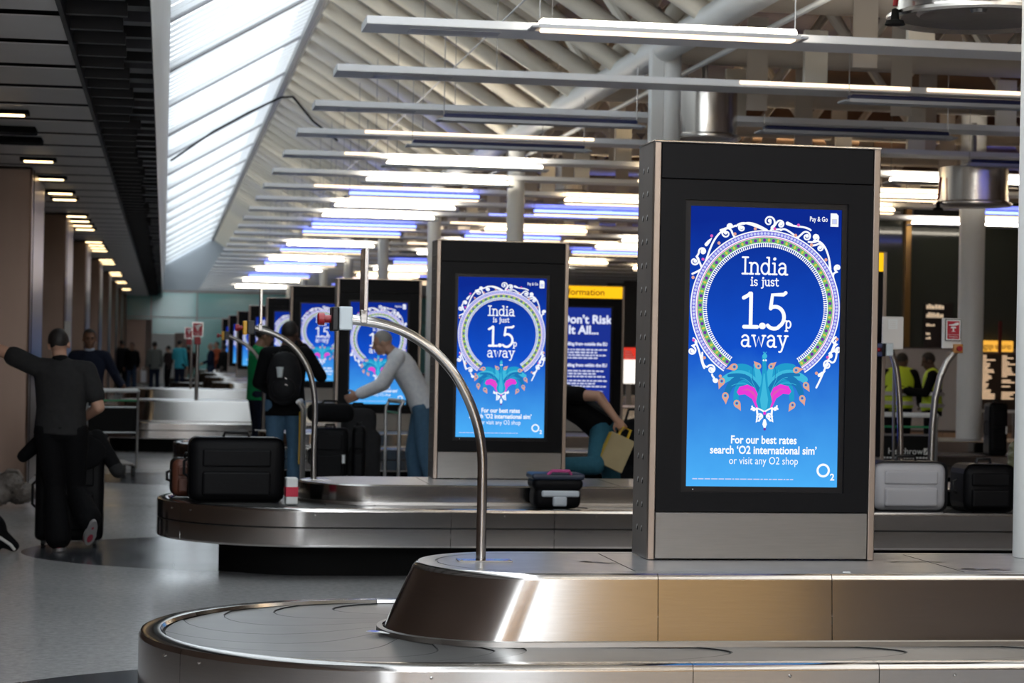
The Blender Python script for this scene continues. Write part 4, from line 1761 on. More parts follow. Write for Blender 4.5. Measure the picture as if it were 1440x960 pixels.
REST = dict(head=(0, .01, 1.635), neck=(0, -.01, 1.475), chest=(0, 0, 1.30), waist=(0, 0, 1.10), pelvis=(0, 0, .955),
            shL=(-.185, -.01, 1.415), elL=(-.25, -.03, 1.13), wrL=(-.25, .07, .90),
            shR=(.185, -.01, 1.415), elR=(.25, -.03, 1.13), wrR=(.25, .07, .90),
            hiL=(-.09, 0, .93), knL=(-.10, .03, .50), anL=(-.11, -.01, .085), toL=(-.13, .17, .03),
            hiR=(.09, 0, .93), knR=(.10, .03, .50), anR=(.11, -.01, .085), toR=(.13, .17, .03),
            face=(0, 1, 0))


def frame(d, hint):
    d = d.normalized()
    x = d.cross(hint)
    x = x.normalized() if x.length > 1e-4 else Vector((1, 0, 0))
    return d, x, x.cross(d).normalized()


def head_shapes(bm, c, face, up, s=1.0):
    f, r, u = frame(face, up)
    R = Matrix((r, f, u)).transposed()
    P = lambda a, b, z: c + r * a * s + f * b * s + u * z * s
    ell(bm, P(0, -.012, .02), (.074 * s, .092 * s, .092 * s), R)
    ell(bm, P(0, .022, -.045), (.058 * s, .066 * s, .072 * s), R)
    ell(bm, P(0, .06, -.088), (.028 * s, .024 * s, .022 * s), R)
    caps(bm, P(0, .083, .012), P(0, .104, -.025), .009 * s, .015 * s, 10)
    ell(bm, P(0, .084, -.058), (.026 * s, .012 * s, .010 * s), R, 2)
    ell(bm, P(0, .072, .030), (.052 * s, .016 * s, .012 * s), R, 2)
    for q in (-1, 1):
        ell(bm, P(.077 * q, -.008, -.012), (.012 * s, .024 * s, .034 * s), R, 2)
        ell(bm, P(.034 * q, .055, -.025), (.026 * s, .022 * s, .022 * s), R, 2)
    return R, P


def hand_shapes(bm, w, d, n, s=1.0, curl=.5, thumb=1):
    """palm from the wrist along d, palm facing n"""
    d, x, n = frame(d, n)
    x = d.cross(n).normalized()
    R = Matrix((x, d, n)).transposed()
    pc = w + d * .05 * s
    ell(bm, pc, (.040 * s, .052 * s, .018 * s), R)
    caps(bm, w, w + d * .03 * s, .026 * s, .026 * s, 10)
    for i, (ox, L) in enumerate(((-.030, .066), (-.010, .078), (.010, .074), (.029, .058))):
        a = w + d * .088 * s + x * ox * s
        ang = curl * .7
        d1 = (d * cos(ang) + n * sin(ang))
        b_ = a + d1 * L * .5 * s
        d2 = (d * cos(ang * 2.2) + n * sin(ang * 2.2))
        c_ = b_ + d2 * L * .5 * s
        caps(bm, a - d * .02 * s, b_, .0095 * s, .0088 * s, 8)
        caps(bm, b_, c_, .0088 * s, .0075 * s, 8)
    a = w + d * .030 * s - x * .032 * s * thumb
    b_ = a + (d * .6 - x * .75 * thumb + n * .35).normalized() * .038 * s
    c_ = b_ + (d * .9 - x * .2 * thumb + n * .4).normalized() * .032 * s
    caps(bm, a, b_, .013 * s, .010 * s, 8)
    caps(bm, b_, c_, .010 * s, .008 * s, 8)


def person(label, loc, rz, J=None, H=1.75, build=1.0, skin=None, top=None, top_name='shirt', legs=None, shoe=None, hair=hair_m, sleeve=1.0,
           hem=.0, vox=.0085, palms=None, collar=None, hairlen=0, curl=(.5, .5), bald=False, loose=0.0, open_jacket=False):
    k = H / 1.75
    Q = {n: Vector(v) for n, v in REST.items()}
    for n, v in (J or {}).items():
        Q[n] = Vector(v)
    for n in Q:
        if n != 'face':
            Q[n] = Q[n] * k
    up = Q.get('up', (Q['head'] - Q['neck']).normalized())
    face = Q['face']
    o = thing('person', label, 'person', loc, rz)
    b = build
    # --- the body: one continuous skin
    bm = NB()
    R, P = head_shapes(bm, Q['head'], face, up, k)
    caps(bm, Q['neck'] - up * .03, Q['head'] - up * .03 * k, .058 * k * b, .052 * k, 14)
    sp = (Q['chest'] - Q['pelvis']).normalized()
    sh = (Q['shR'] - Q['shL']).normalized()
    _, sx, sf = frame(sp, Vector((0, 1, 0)) if abs(sp.y) < .9 else Vector((0, 0, -1)))
    RT = Matrix((sh, sp.cross(sh) * -1, sp)).transposed()

    def torso(bm, g):
        ell(bm, Q['chest'], ((.165 * b + g) * k, (.105 * b + g) * k, (.19 + g) * k), RT)
        ell(bm, Q['waist'], ((.150 * b + g) * k, (.105 * b + g) * k, (.17 + g) * k), RT)
        caps(bm, Q['shL'].lerp(Q['shR'], .08), Q['shL'].lerp(Q['shR'], .92), (.062 + g) * k, (.062 + g) * k)
        caps(bm, Q['neck'] - up * .02, Q['chest'], (.062 + g * .6) * k, (.12 + g) * k)

    def pelv(bm, g):
        ell(bm, Q['pelvis'], ((.165 * b + g) * k, (.115 * b + g) * k, (.125 + g) * k), RT)

    def arm(bm, s, g, t=2.0, cuff=0.0):
        a, e, w = Q['sh' + s], Q['el' + s], Q['wr' + s]
        if t <= 1:
            m = a.lerp(e, t)
            caps(bm, a, m, (.056 * b + g) * k, (.047 * b + g + cuff) * k)
        else:
            caps(bm, a, e, (.056 * b + g) * k, (.043 * b + g) * k)
            m = e.lerp(w, t - 1)
            caps(bm, e, m, (.043 * b + g) * k, (.030 + g + (.008 if g else 0)) * k)

    def leg(bm, s, g, t=2.0):
        a, e, w = Q['hi' + s], Q['kn' + s], Q['an' + s]
        caps(bm, a, e, (.090 * b + g) * k, (.058 + g) * k)
        if t > 1:
            m = e.lerp(w, t - 1)
            if g:
                caps(bm, e, m, (.060 + g) * k, (.052 + g * 1.3 + loose) * k)
            else:
                caps(bm, e, e.lerp(w, .4), .056 * k, .056 * k)
                caps(bm, e.lerp(w, .4), w, .054 * k, .036 * k)
    torso(bm, 0)
    pelv(bm, 0)
    for s in 'LR':
        arm(bm, s, 0)
        leg(bm, s, 0)
        caps(bm, Q['an' + s], Q['an' + s].lerp(Q['to' + s], .15 if shoe else 1), .036 * k, .028 * k, 12)
    for i, s in enumerate('LR'):
        d = Q['wr' + s] - Q['el' + s]
        n = (palms or {}).get(s)
        n = Vector(n) if n else Vector((.8 if s == 'L' else -.8, .3, 0))
        hand_shapes(bm, Q['wr' + s], d, n, k, curl[i], 1 if s == 'L' else -1)
    body = obj('body', remesh(bm, min(vox, .0075), 3), skin, o)
    if body:
        # eyes
        for q in (-1, 1):
            pass
    # --- garments
    if top:
        bm = NB()
        torso(bm, .016)
        e = NB()
        for s in 'LR':
            arm(bm, s, .014, sleeve, .012 if sleeve <= 1 else 0)
        # hem hanging over the hips
        e.free()
        # straight-hanging cloth: oval sections from the hem up to the neck
        spine = [Q['pelvis'] - sp * (.02 + hem) * k, Q['pelvis'], Q['waist'], Q['chest'], Q['chest'].lerp(Q['neck'], .5), Q['chest'].lerp(Q['neck'], .82), Q['neck']]
        hw = [(.185 * b, .140), (.180 * b, .138), (.168 * b, .128), (.186 * b, .132), (.190 * b, .118), (.150 * b, .090), (.075, .070)]
        rings = []
        for c_, (w1, d1) in zip(spine, hw):
            rings.append([bm.verts.new(c_ + RT @ Vector((w1 * k * cos(2 * pi * i / 28), d1 * k * sin(2 * pi * i / 28), 0))) for i in range(28)])
        for r0, r1 in zip(rings, rings[1:]):
            for i in range(28):
                bm.faces.new((r0[i], r0[(i + 1) % 28], r1[(i + 1) % 28], r1[i]))
        bm.faces.new(rings[0][::-1])
        bm.faces.new(rings[-1])
        obj(top_name, remesh(bm, vox, 3), top, o)
    if legs:
        bm = NB()
        pelv(bm, .010)
        for s in 'LR':
            leg(bm, s, .016, 1.93)
        obj('trousers', remesh(bm, vox, 3), legs, o)
    if collar:
        bm = NB()
        f2 = Q['neck'] - up * .035 * k
        caps(bm, f2, f2 + up * .05 * k, .076 * k, .066 * k, 20)
        obj('collar', bm, collar, o)
    if shoe:
        for s in 'LR':
            a, t_ = Q['an' + s], Q['to' + s]
            d, x, n = frame(t_ - a, Vector((0, 0, 1)))
            dl = (t_ - a).length
            # foot frame: sole side is away from the shin
            shin = (Q['kn' + s] - a).normalized()
            fwd = (t_ - a)
            sole = (fwd - shin * fwd.dot(shin))
            sole_d = sole.normalized() if sole.length > .02 else d
            nrm = shin
            xx = sole_d.cross(nrm).normalized()
            RR = Matrix((xx, sole_d, nrm)).transposed()
            heel = a - nrm * .055 * k
            bm = NB()
            ell(bm, heel + sole_d * .00 + nrm * .012, (.040 * k, .055 * k, .045 * k), RR)
            ell(bm, heel + sole_d * .11 * k - nrm * .002, (.047 * k, .085 * k, .034 * k), RR)
            caps(bm, heel + nrm * .03, heel + sole_d * .09 * k + nrm * .008, .040 * k, .036 * k, 14)
            sh_o = obj('shoe', remesh(bm, vox, 2), shoe[0], o)
            if len(shoe) > 1:
                b2 = NB()
                pts = []
                for i in range(20):
                    t2 = 2 * pi * i / 20
                    pts.append((.046 * k * cos(t2) * (1.08 if sin(t2) > 0 else .9), .132 * k * sin(t2) + .055 * k))
                lo = [b2.verts.new(heel + xx * p[0] + sole_d * p[1] - nrm * .030 * k) for p in pts]
                hi = [b2.verts.new(heel + xx * p[0] * 1.05 + sole_d * p[1] * 1.03 - nrm * .006 * k) for p in pts]
                b2.faces.new(lo[::-1])
                b2.faces.new(hi)
                for i in range(20):
                    b2.faces.new((lo[i], lo[(i + 1) % 20], hi[(i + 1) % 20], hi[i]))
                obj('sole', b2, shoe[1], sh_o)
    if hair and not bald:
        bm = NB()
        t = NB()
        ell(t, Vector((0, 0, 0)), (.081 * k, .097 * k, .098 * k), None, 4)
        dele = [v for v in t.verts if (v.co.z < -.035 * k and v.co.y > -.035 * k) or v.co.z < -(.062 + hairlen) * k or (v.co.y > .042 * k and v.co.z < .052 * k)]
        bmesh.ops.delete(t, geom=dele, context='VERTS')
        mx = Matrix.Translation(P(0, -.014, .024)) @ R.to_4x4()
        join(bm, t, 0, mx)
        for f in bm.faces:
            f.smooth = True
        obj('hair', bm, hair, o)
    elif hair and bald:
        pass
    # eyes and brows as dark slits set in the sockets
    bm = NB()
    for q in (-1, 1):
        ell(bm, P(.031 * q, .079, .006), (.013 * k, .006 * k, .006 * k), R, 2)
        ell(bm, P(.031 * q, .083, .030), (.020 * k, .006 * k, .004 * k), R, 2)
    obj('eyes', bm, hair_m, o)
    return o, Q, k


def ground(px, Y):
    p = at(px, 480, Y)
    return Vector((p.x, Y, 0))


denim = fab('blue denim', (.085, .17, .27))
denim_d = fab('dark denim', (.03, .05, .09))
blackf = fab('black cloth', (.005, .005, .006))
charcoal = fab('charcoal knit', (.028, .028, .029))
navyf = fab('navy cloth', (.014, .018, .035))
shoe_b = mat('black shoe', (.015, .014, .014), .5)

# man with raised arm, back to the camera
Y = 16.75
person('man seen from behind in a charcoal polo, one arm stretched out, one foot bent back', ground(88, Y), 0,
       dict(shL=(-.19, 0, 1.42), elL=(-.46, .05, 1.54), wrL=(-.70, .10, 1.62), shR=(.19, -.01, 1.40), elR=(.285, -.05, 1.12), wrR=(.16, .18, 1.02),
            head=(-.03, .035, 1.60), neck=(-.015, 0, 1.46), anR=(.235, -.14, .25), knR=(.12, .09, .47), toR=(.235, -.10, .06), hiR=(.10, 0, .92),
            knL=(-.04, .03, .50), anL=(.0, 0, .085), toL=(.0, .17, .03), face=(0, 1, -.25)),
       1.74, 1.12, skinA, charcoal, 'polo_shirt', blackf, (mat('red sneaker', (.42, .05, .08), .6), mat('grey sole', (.36, .35, .35), .6)), sleeve=.66, hem=.03, collar=blackf, loose=.03,
       palms={'L': (.2, .9, -.3)})
# man in a dark suit pushing a trolley, facing the camera
Y = 27.2
person('man in a dark suit facing the camera, pushing a luggage trolley beside the bronze piers', ground(126, Y), radians(180),
       dict(elL=(-.33, -.02, 1.17), wrL=(-.42, .22, 1.05), shL=(-.19, 0, 1.42), elR=(.27, -.02, 1.15), wrR=(.20, .22, 1.06), face=(-.1, 1, -.15)),
       1.78, 1.05, skinB, navyf, 'suit_jacket', navyf, (shoe_b,), sleeve=1.92, hem=.13, collar=mat('pale shirt', (.35, .40, .5), .8))
# backpack man
Y = 22.5
bp, Q, k = person('tall man in black jacket and jeans seen from behind, hand at his ear', ground(403, Y), radians(-6),
                  dict(shR=(.19, -.01, 1.43), elR=(.34, .06, 1.21), wrR=(.155, .10, 1.50), shL=(-.19, 0, 1.42), elL=(-.27, .02, 1.14), wrL=(-.16, .24, 1.06), head=(.03, .05, 1.63), face=(.35, 1, -.1)),
                  1.88, 1.08, skinC, blackf, 'jacket', denim, (shoe_b,), sleeve=1.95, hem=.11, palms={'R': (-.9, -.1, .2)}, loose=.01)
# green-shirted man, side on
Y = 27.4
person('man in a green shirt and dark trousers behind the backpack man', ground(365, Y), radians(-80),
       dict(elL=(-.24, .12, 1.16), wrL=(-.12, .34, 1.05), elR=(.24, .10, 1.15), wrR=(.12, .34, 1.04), head=(0, .06, 1.62), face=(0, 1, -.2)),
       1.88, 1.1, skinB, fab('green jersey', (.01, .24, .075)), 'jersey', navyf, (shoe_b,), sleeve=1.05, hem=.08)
# white-shirted man leaning over a trolley
Y = 22.4
person('grey-haired man in a white shirt and jeans leaning forward over a trolley', ground(594, Y), radians(82),
       dict(head=(0, .40, 1.57), neck=(0, .29, 1.47), chest=(0, .18, 1.32), waist=(0, .06, 1.12), pelvis=(0, -.02, .96), shL=(-.18, .24, 1.42), shR=(.18, .24, 1.42),
            elL=(-.21, .40, 1.16), wrL=(-.16, .62, 1.06), elR=(.21, .38, 1.15), wrR=(.15, .62, 1.04), face=(0, 1, -.35),
            hiL=(-.09, -.02, .93), hiR=(.09, -.02, .93), knR=(.1, .08, .50), knL=(-.1, -.04, .50), anL=(-.1, -.16, .085), toL=(-.11, .03, .03), anR=(.1, .03, .085), toR=(.12, .21, .03)),
       1.86, 1.08, skinA, fab('white shirt cloth', (.86, .89, .97)), 'shirt', denim, (shoe_b,), hair=hair_g, sleeve=1.9, hem=.03, hairlen=-.03)
# man bending behind the second carousel
Y = 17.35


def bl(px, py, yy):
    return tuple(Matrix.Rotation(radians(-78), 3, 'Z') @ (at(px, py, yy) - ground(848, 17.35)))


bend, _q, _k = person('bending man in black T-shirt and teal jeans, one knee up, holding a paper bag', ground(848, Y), radians(78),
       dict(pelvis=(0, 0, 1.0), waist=(0, .13, 1.10), chest=(0, .28, 1.20), neck=(0, .43, 1.29), head=(0, .56, 1.31), face=(0, .8, -.6), up=(0, .75, .6),
            shL=(-.19, .37, 1.26), elL=bl(842, 557, 17.0), wrL=bl(866, 589, 16.98), shR=(.19, .37, 1.24), elR=(.26, .40, .94), wrR=(.22, .55, .75),
            hiL=(-.09, -.01, .97), hiR=(.09, -.01, .97), knL=(-.42, .04, .69), anL=(-.45, .38, .68), toL=(-.47, .44, .72), knR=(.09, -.10, .53), anR=(.08, -.22, .085), toR=(.08, -.05, .03)),
       1.75, 1.0, skinA, blackf, 't_shirt', fab('teal denim', (.035, .13, .19)), (shoe_b, mat('green sole', (.05, .35, .15), .6)), sleeve=.55, hem=.04, curl=(1.4, .6), palms={'L': (.5, .3, .4)}, vox=.007)
# two staff in high-visibility vests
hiv = mat('hi-vis yellow', (.55, .72, .03), .6, bump=(24, .3, .01))
refl = mat('reflective band', (.62, .62, .60), .35, .3)


def vest(o, Q, k, b, bands=(1.0, 1.16)):
    bm = NB()
    g = .034
    ell(bm, Q['chest'], ((.165 * b + g) * k, (.105 * b + g) * k, (.19 + g) * k))
    ell(bm, Q['waist'], ((.150 * b + g) * k, (.105 * b + g) * k, (.17 + g) * k))
    ell(bm, Q['pelvis'] + Vector((0, 0, .03)), ((.170 * b + g) * k, (.122 * b + g) * k, .14 * k))
    for s in 'LR':
        caps(bm, Q['sh' + s].lerp(Q['neck'], .25), Q['sh' + s].lerp(Q['neck'], .55), .074 * k, .074 * k)
    v = obj('hi_vis_vest', remesh(bm, .01, 3), hiv, o)
    for z in bands:
        zz_ = z * k
        cy = Q['pelvis'].lerp(Q['chest'], (zz_ - Q['pelvis'].z) / (Q['chest'].z - Q['pelvis'].z))
        b2 = NB()
        prof = []
        n = 40
        for dz in (-.026, .026):
            prof.append([b2.verts.new((cy.x + (.165 * b + g + .022) * k * cos(2 * pi * i / n), cy.y + (.112 * b + g + .024) * k * sin(2 * pi * i / n), zz_ + dz)) for i in range(n)])
        for i in range(n):
            b2.faces.new((prof[0][i], prof[0][(i + 1) % n], prof[1][(i + 1) % n], prof[1][i])).smooth = True
        obj('reflective_band', b2, refl, v)


Y = 27.6
o, Q, k = person('staff man in a yellow hi-vis vest looking down at a device in his hand', ground(1312, Y), radians(68),
                 dict(elL=(-.23, .08, 1.17), wrL=(-.10, .36, 1.20), elR=(.24, .02, 1.16), wrR=(.06, .34, 1.17), head=(0, .06, 1.61), face=(0, 1, -.45)),
                 1.72, 1.0, skinC, blackf, 'jacket', blackf, (shoe_b,), sleeve=1.93, hem=.08, curl=(.6, .9), palms={'L': (.2, .1, 1), 'R': (-.2, .1, 1)})
vest(o, Q, k, 1.0)
pw = Matrix.Translation(o.location) @ Matrix.Rotation(radians(68), 4, 'Z')
hp_ = pw @ (Q['wrL'] + Vector((.03, .08, .055)))
bm = NB()
box(bm, -.035, .035, -.065, .065, 0, .014, .004, 2)
tag(obj('handheld_device', bm, blackm, None, hp_, (radians(10), 0, radians(68))), 'black handheld device in the hands of the staff man', 'device')
Y = 28.4
o, Q, k = person('staff member in a yellow hi-vis vest bent forward, back to the camera, beside the totem', ground(1264, Y), radians(-32),
                 dict(head=(0, .26, 1.58), neck=(0, .16, 1.46), chest=(0, .09, 1.29), waist=(0, .03, 1.1), shL=(-.19, .12, 1.40), shR=(.19, .12, 1.40), elL=(-.27, .16, 1.12), wrL=(-.2, .36, 1.0), elR=(.28, .14, 1.10), wrR=(.24, .36, .98), face=(.2, 1, -.4)),
                 1.74, 1.12, skinC, blackf, 'jacket', blackf, (shoe_b,), sleeve=1.93, hem=.06)
vest(o, Q, k, 1.14, (1.0, 1.13))
# people at the far end of the hall
far = [
    (172, 478, 74, skinA, fab('long black coat', (.012, .012, .014)), blackf, 20, 'far figure in a black coat with a pale scarf, beside the bronze piers', hair_m),
    (186, 482, 71, skinB, blackf, denim_d, 160, 'far figure in black jacket and jeans next to the one in the black coat', hair_m),
    (218, 480, 72, skinB, fab('grey coat', (.13, .135, .125)), navyf, 10, 'far person in a grey coat standing with a pale bag', hair_m),
    (237, 486, 77, skinA, fab('dark brown coat', (.035, .025, .025)), blackf, 60, 'far person in dark brown, between grey coat and turquoise shirt', hair_m),
    (253, 478, 72.5, skinA, fab('turquoise shirt', (.06, .42, .52)), navyf, -30, 'far man in a bright turquoise shirt and dark trousers', hair_m),
    (266, 486, 78, skinB, fab('maroon dark top', (.03, .012, .012)), fab('beige skirt', (.34, .27, .22)), 0, 'far person in dark top and beige trousers behind the red sign post', hair_m),
    (297, 482, 72, skinA, fab('navy jumper', (.012, .018, .04)), denim_d, 90, 'far man in a navy jumper with grey cap of hair', hair_g),
    (305, 480, 77, skinA, fab('rust top', (.40, .09, .04)), denim_d, 120, 'far person in a rust-red top behind the navy jumper', hair_m),
    (316, 484, 72.5, skinB, fab('black top', (.012, .012, .012)), fab('grey trousers', (.16, .14, .13)), 40, 'far person in black top and grey trousers beside the dark totems', hair_m),
]
for px, ptop, Y, sk, tp, lg, rz, lab, hr in far:
    g_ = ground(px, Y)
    hgt = max(1.55, min(1.85, at(px, ptop, Y).z))
    person(lab, g_, radians(rz), dict(elL=(-.24, .05, 1.15), wrL=(-.16, .26, 1.05)) if px % 2 else None, hgt, 1.05, sk, tp, 'coat' if px < 240 else 'top', lg, (shoe_b,), hair=hr, sleeve=1.9, hem=.12, vox=.016)
    if px == 218:
        gx = g_ + Vector((-.355, .05, 0))
        bm = NB()
        box(bm, -.09, .09, -.05, .05, .34, .74, .02, 2)
        bmesh.ops.scale(bm, vec=(1, 1, 1), verts=bm.verts)
        tube(bm, [(-.06, 0, .74), (-.04, 0, .84), (.04, 0, .84), (.06, 0, .74)], .008, 6)
        tag(obj('carrier_bag', bm, mat('pale bag', (.62, .62, .66), .6), None, gx), 'pale carrier bag hanging from the grey-coated far person', 'bag')

# ------------------------------------------------------------------ worn and carried things
# backpack on the tall man
Y = 22.5
g_ = ground(403, Y)
o = thing('backpack', 'black backpack worn by the man in jeans, paper cup in its side pocket', 'backpack', g_ + Vector((-.03, -.25, 1.02)), radians(-6))
bm = NB()
for c, r in (((0, 0, .26), (.185, .115, .27)), ((0, -.03, .14), (.17, .10, .16)), ((0, .02, .42), (.15, .09, .12))):
    ell(bm, c, r)
obj('bag_body', remesh(bm, .012, 3), fab('backpack nylon', (.014, .014, .016), .55), o)
bm = NB()
ell(bm, (0, -.105, .16), (.125, .04, .115))
obj('front_pocket', bm, MATS['backpack nylon'], o)
for s in (-1, 1):
    bm = NB()
    tube(bm, [(.10 * s, .02, .50), (.12 * s, .13, .50), (.13 * s, .30, .38), (.14 * s, .30, .20), (.14 * s, .12, .06)], .016, 8)
    obj('strap', bm, blackm, o)
bm = NB()
tube(bm, [(-.05, -.01, .53), (-.03, -.01, .57), (.03, -.01, .57), (.05, -.01, .53)], .009, 8)
obj('grab_handle', bm, blackm, o)
bm = NB()
for z, x in ((.27, .02), (.20, .03)):
    tube(bm, [(x - .012, -.147, z), (x + .012, -.146, z - .012)], .003, 6)
obj('zip_pull', bm, steel_pol, o)
bm = NB()
lathe(bm, [(0, 0), (.026, 0), (.036, .095), (.039, .097), (.039, .105), (.0, .108)], (-.0, 0, 0), 20)
tag(obj('paper_cup', bm, mat('paper cup', (.72, .78, .80), .5), None, g_ + Vector((-.085, -.40, 1.29))), 'white paper cup tucked in the black backpack', 'cup')
# paper bag held by the bending man
p = at(867, 634, 16.97)
o = thing('paper_bag', 'brown paper carrier bag with yellow edge held by the bending man', 'bag', (p.x, 16.97, p.z), 0)
o.rotation_euler = (0, radians(24), 0)
bm = NB()
box(bm, -.105, .105, -.05, .05, -.15, .13, .006, 2)
for v in bm.verts:
    if v.co.z > .1:
        v.co.y *= .55
obj('bag_body', bm, mat('kraft paper', (.42, .34, .19), .7, var=(8, .15)), o)
bm = NB()
box(bm, -.113, -.106, -.045, .045, -.14, .12, .002, 1)
obj('side_fold', bm, mat('yellow fold', (.62, .42, .05), .6), o)
for y in (-.02, .02):
    bm = NB()
    tube(bm, [(-.04, y, .12), (-.035, y, .20), (.035, y, .20), (.04, y, .12)], .007, 6)
    obj('handle', bm, mat('yellow cord', (.75, .48, .03), .6), o)
# jacket-and-bag sling over the bending man's back
g_ = ground(848, 17.35)
bm = NB()
Mx = Matrix.Translation(g_) @ Matrix.Rotation(radians(78), 4, 'Z')
pts = [Mx @ Vector(v) for v in [(-.19, .40, 1.37), (-.20, .25, 1.30), (-.20, .10, 1.20), (-.21, -.06, 1.10)]]
tube(bm, pts, .022, 8)
_s = obj('shoulder_strap', bm, fab('grey strap', (.06, .065, .07)), bend)
bpy.context.view_layer.update()
_s.matrix_parent_inverse = bend.matrix_world.inverted()
o = thing('holdall', 'dark crumpled holdall standing behind the bending man\'s paper bag', 'bag', (at(893, 590, 19.6).x, 19.6, 0), 0)
bm = NB()
ell(bm, (0, 0, .80), (.22, .16, .20))
ell(bm, (.1, 0, .62), (.22, .17, .3))
ell(bm, (.02, 0, .3), (.26, .18, .34))
obj('bag_body', remesh(bm, .018, 3), blackf, o)
bm = NB()
tube(bm, [(-.1, 0, .95), (-.06, 0, 1.08), (.08, 0, 1.08), (.12, 0, .92)], .014, 8)
obj('handle', bm, blackm, o)
# ------------------------------------------------------------------ luggage
def suitcase(label, loc, w, d, h, m, rz=0, wheels=True, handle='top', band=True, tagw=False, soft=.05, pull=0.0):
    o = thing('suitcase', label, 'suitcase', loc, rz)
    z0 = .05 if wheels else 0
    bm = NB()
    box(bm, -w / 2, w / 2, -d / 2, d / 2, z0, h, min(soft, d * .3), 4)
    for f in bm.faces:
        f.smooth = True
    obj('shell', bm, m, o)
    dk = mat('luggage trim', (.006, .006, .007), .45, spec=.3)
    bm = NB()
    n = 4
    for yy in (-d * .22, d * .22) if band else ():
        r = min(soft, d * .3)
        box(bm, -w / 2 - .003, w / 2 + .003, yy - .006, yy + .006, z0 - .003, h + .003, r * .9, 3)
    if band:
        obj('zip_band', bm, dk, o)
    bm = NB()
    box(bm, -w * .36, w * .36, -d / 2 - .022, -d / 2 + .03, z0 + h * .10, z0 + h * .48, .018, 3)
    obj('front_pocket', bm, m, o)
    bm = NB()
    box(bm, -w * .36, w * .36, -d / 2 - .016, -d / 2 + .03, z0 + h * .55, z0 + h * .82, .014, 3)
    obj('upper_pocket', bm, m, o)
    bm = NB()
    tube(bm, [(-w * .14, 0, h - .005), (-w * .12, 0, h + .035), (w * .12, 0, h + .035), (w * .14, 0, h - .005)], .012, 8)
    obj('handle', bm, dk, o)
    bm = NB()
    tube(bm, [(-w / 2 + .004, 0, h * .38), (-w / 2 - .03, 0, h * .42), (-w / 2 - .03, 0, h * .62), (-w / 2 + .004, 0, h * .66)], .011, 8)
    obj('side_handle', bm, dk, o)
    if pull:
        for s in (-1, 1):
            bm = NB()
            tube(bm, [(s * w * .2, d * .3, h - .01), (s * w * .2, d * .3, h + pull)], .009, 8)
            if s > 0:
                tube(bm, [(-w * .2, d * .3, h + pull), (w * .2, d * .3, h + pull)], .015, 8)
            obj('pull_bar', bm, steel_dark, o)
    if wheels:
        for sx in (-1, 1):
            for sy in (-1, 1):
                bm = NB()
                x, y = sx * (w / 2 - .06), sy * (d / 2 - .05)
                tube(bm, [(x - .014, y, .031), (x + .014, y, .031)], .030, 16)
                box(bm, x - .02, x + .02, y - .02, y + .02, .045, z0 + .02, .004, 1)
                obj('wheel', bm, dk, o)
    if tagw:
        bm = NB()
        box(bm, w * .36, w * .44, -d / 2 - .026, -d / 2 - .022, h * .42, h * .56)
        obj('paper_tag', bm, white_pl, o)
    return o


blk = mat('black luggage nylon', (.005, .005, .006), .5, bump=(40, .2, .006), spec=.12)
brn = mat('brown luggage', (.14, .045, .025), .45, bump=(30, .2, .006))
gry = mat('silver grey luggage', (.42, .42, .45), .4, bump=(12, .1, .006))
z2 = .497
# big black case and the brown one on the second carousel's belt
a, b = at(265, 700, 15.2), at(403, 700, 15.2)
suitcase('big black suitcase riding the end of the second carousel', (at(331, 700, 15.3).x, 15.36, z2), .67, .25, .455, blk, radians(1.5), wheels=False, tagw=False, soft=.07)
suitcase('brown suitcase lying just behind the big black suitcase', (at(247, 680, 15.8).x + .10, 15.78, .507), .27, .30, .27, brn, radians(4), wheels=False, band=True)
# dark bag passing in front of the second totem
o = thing('travel_bag', 'dark soft travel bag with a white strip, on the belt below the second totem', 'bag', (at(780, 715, 14.93).x, 14.93, z2))
bm = NB()
box(bm, -.17, .17, -.13, .13, 0, .15, .05, 4)
box(bm, -.185, .185, -.14, .14, .13, .22, .045, 4)
obj('bag_body', remesh(bm, .012, 2), blk, o)
bm = NB()
box(bm, -.19, .19, -.145, .145, .205, .25, .02, 3)
obj('lid', bm, mat('blue black lid', (.02, .03, .06), .4), o)
bm = NB()
box(bm, -.12, .15, -.152, -.12, .085, .13, .012, 2)
box(bm, -.04, .06, -.152, -.12, .02, .09, .012, 2)
obj('white_patch', bm, mat('pale patch', (.55, .60, .66), .6), o)
bm = NB()
tube(bm, [(-.09, -.12, .23), (-.05, -.15, .27), (.07, -.15, .27), (.1, -.12, .23)], .012, 8)
obj('handle', bm, mat('magenta strap', (.45, .06, .22), .6), o)
# red and white parcel between the black case and the plinth end
o = thing('parcel', 'small red and white parcel wedged between the black suitcase and the curved pole\'s plinth', 'parcel', (at(409, 700, 15.1).x, 15.08, z2), radians(4))
bm = NB()
box(bm, -.042, .042, -.05, .05, 0, .19, .012, 3)
obj('box', bm, white_pl, o)
bm = NB()
box(bm, -.044, .044, -.052, .052, .055, .125, .004, 2)
obj('red_label', bm, mat('parcel red', (.60, .02, .06), .5), o)
# pale case and black case past the big totem
z2b = z2
suitcase('silver grey suitcase on the belt behind the big totem\'s base', (at(1278, 720, 14.92).x - .03, 14.92, z2b), .56, .24, .36, gry, 0, wheels=False, soft=.10)
suitcase('long black suitcase beside the silver grey one on the belt', (at(1376, 720, 14.95).x + .03, 14.95, z2b), .40, .30, .345, blk, 0, wheels=False, soft=.08)
suitcase('slim black suitcase standing on the third carousel near the white pole', (at(1397, 650, 24.1).x, 24.06, .483), .22, .2, .62, blk, 0, wheels=False, tagw=True)
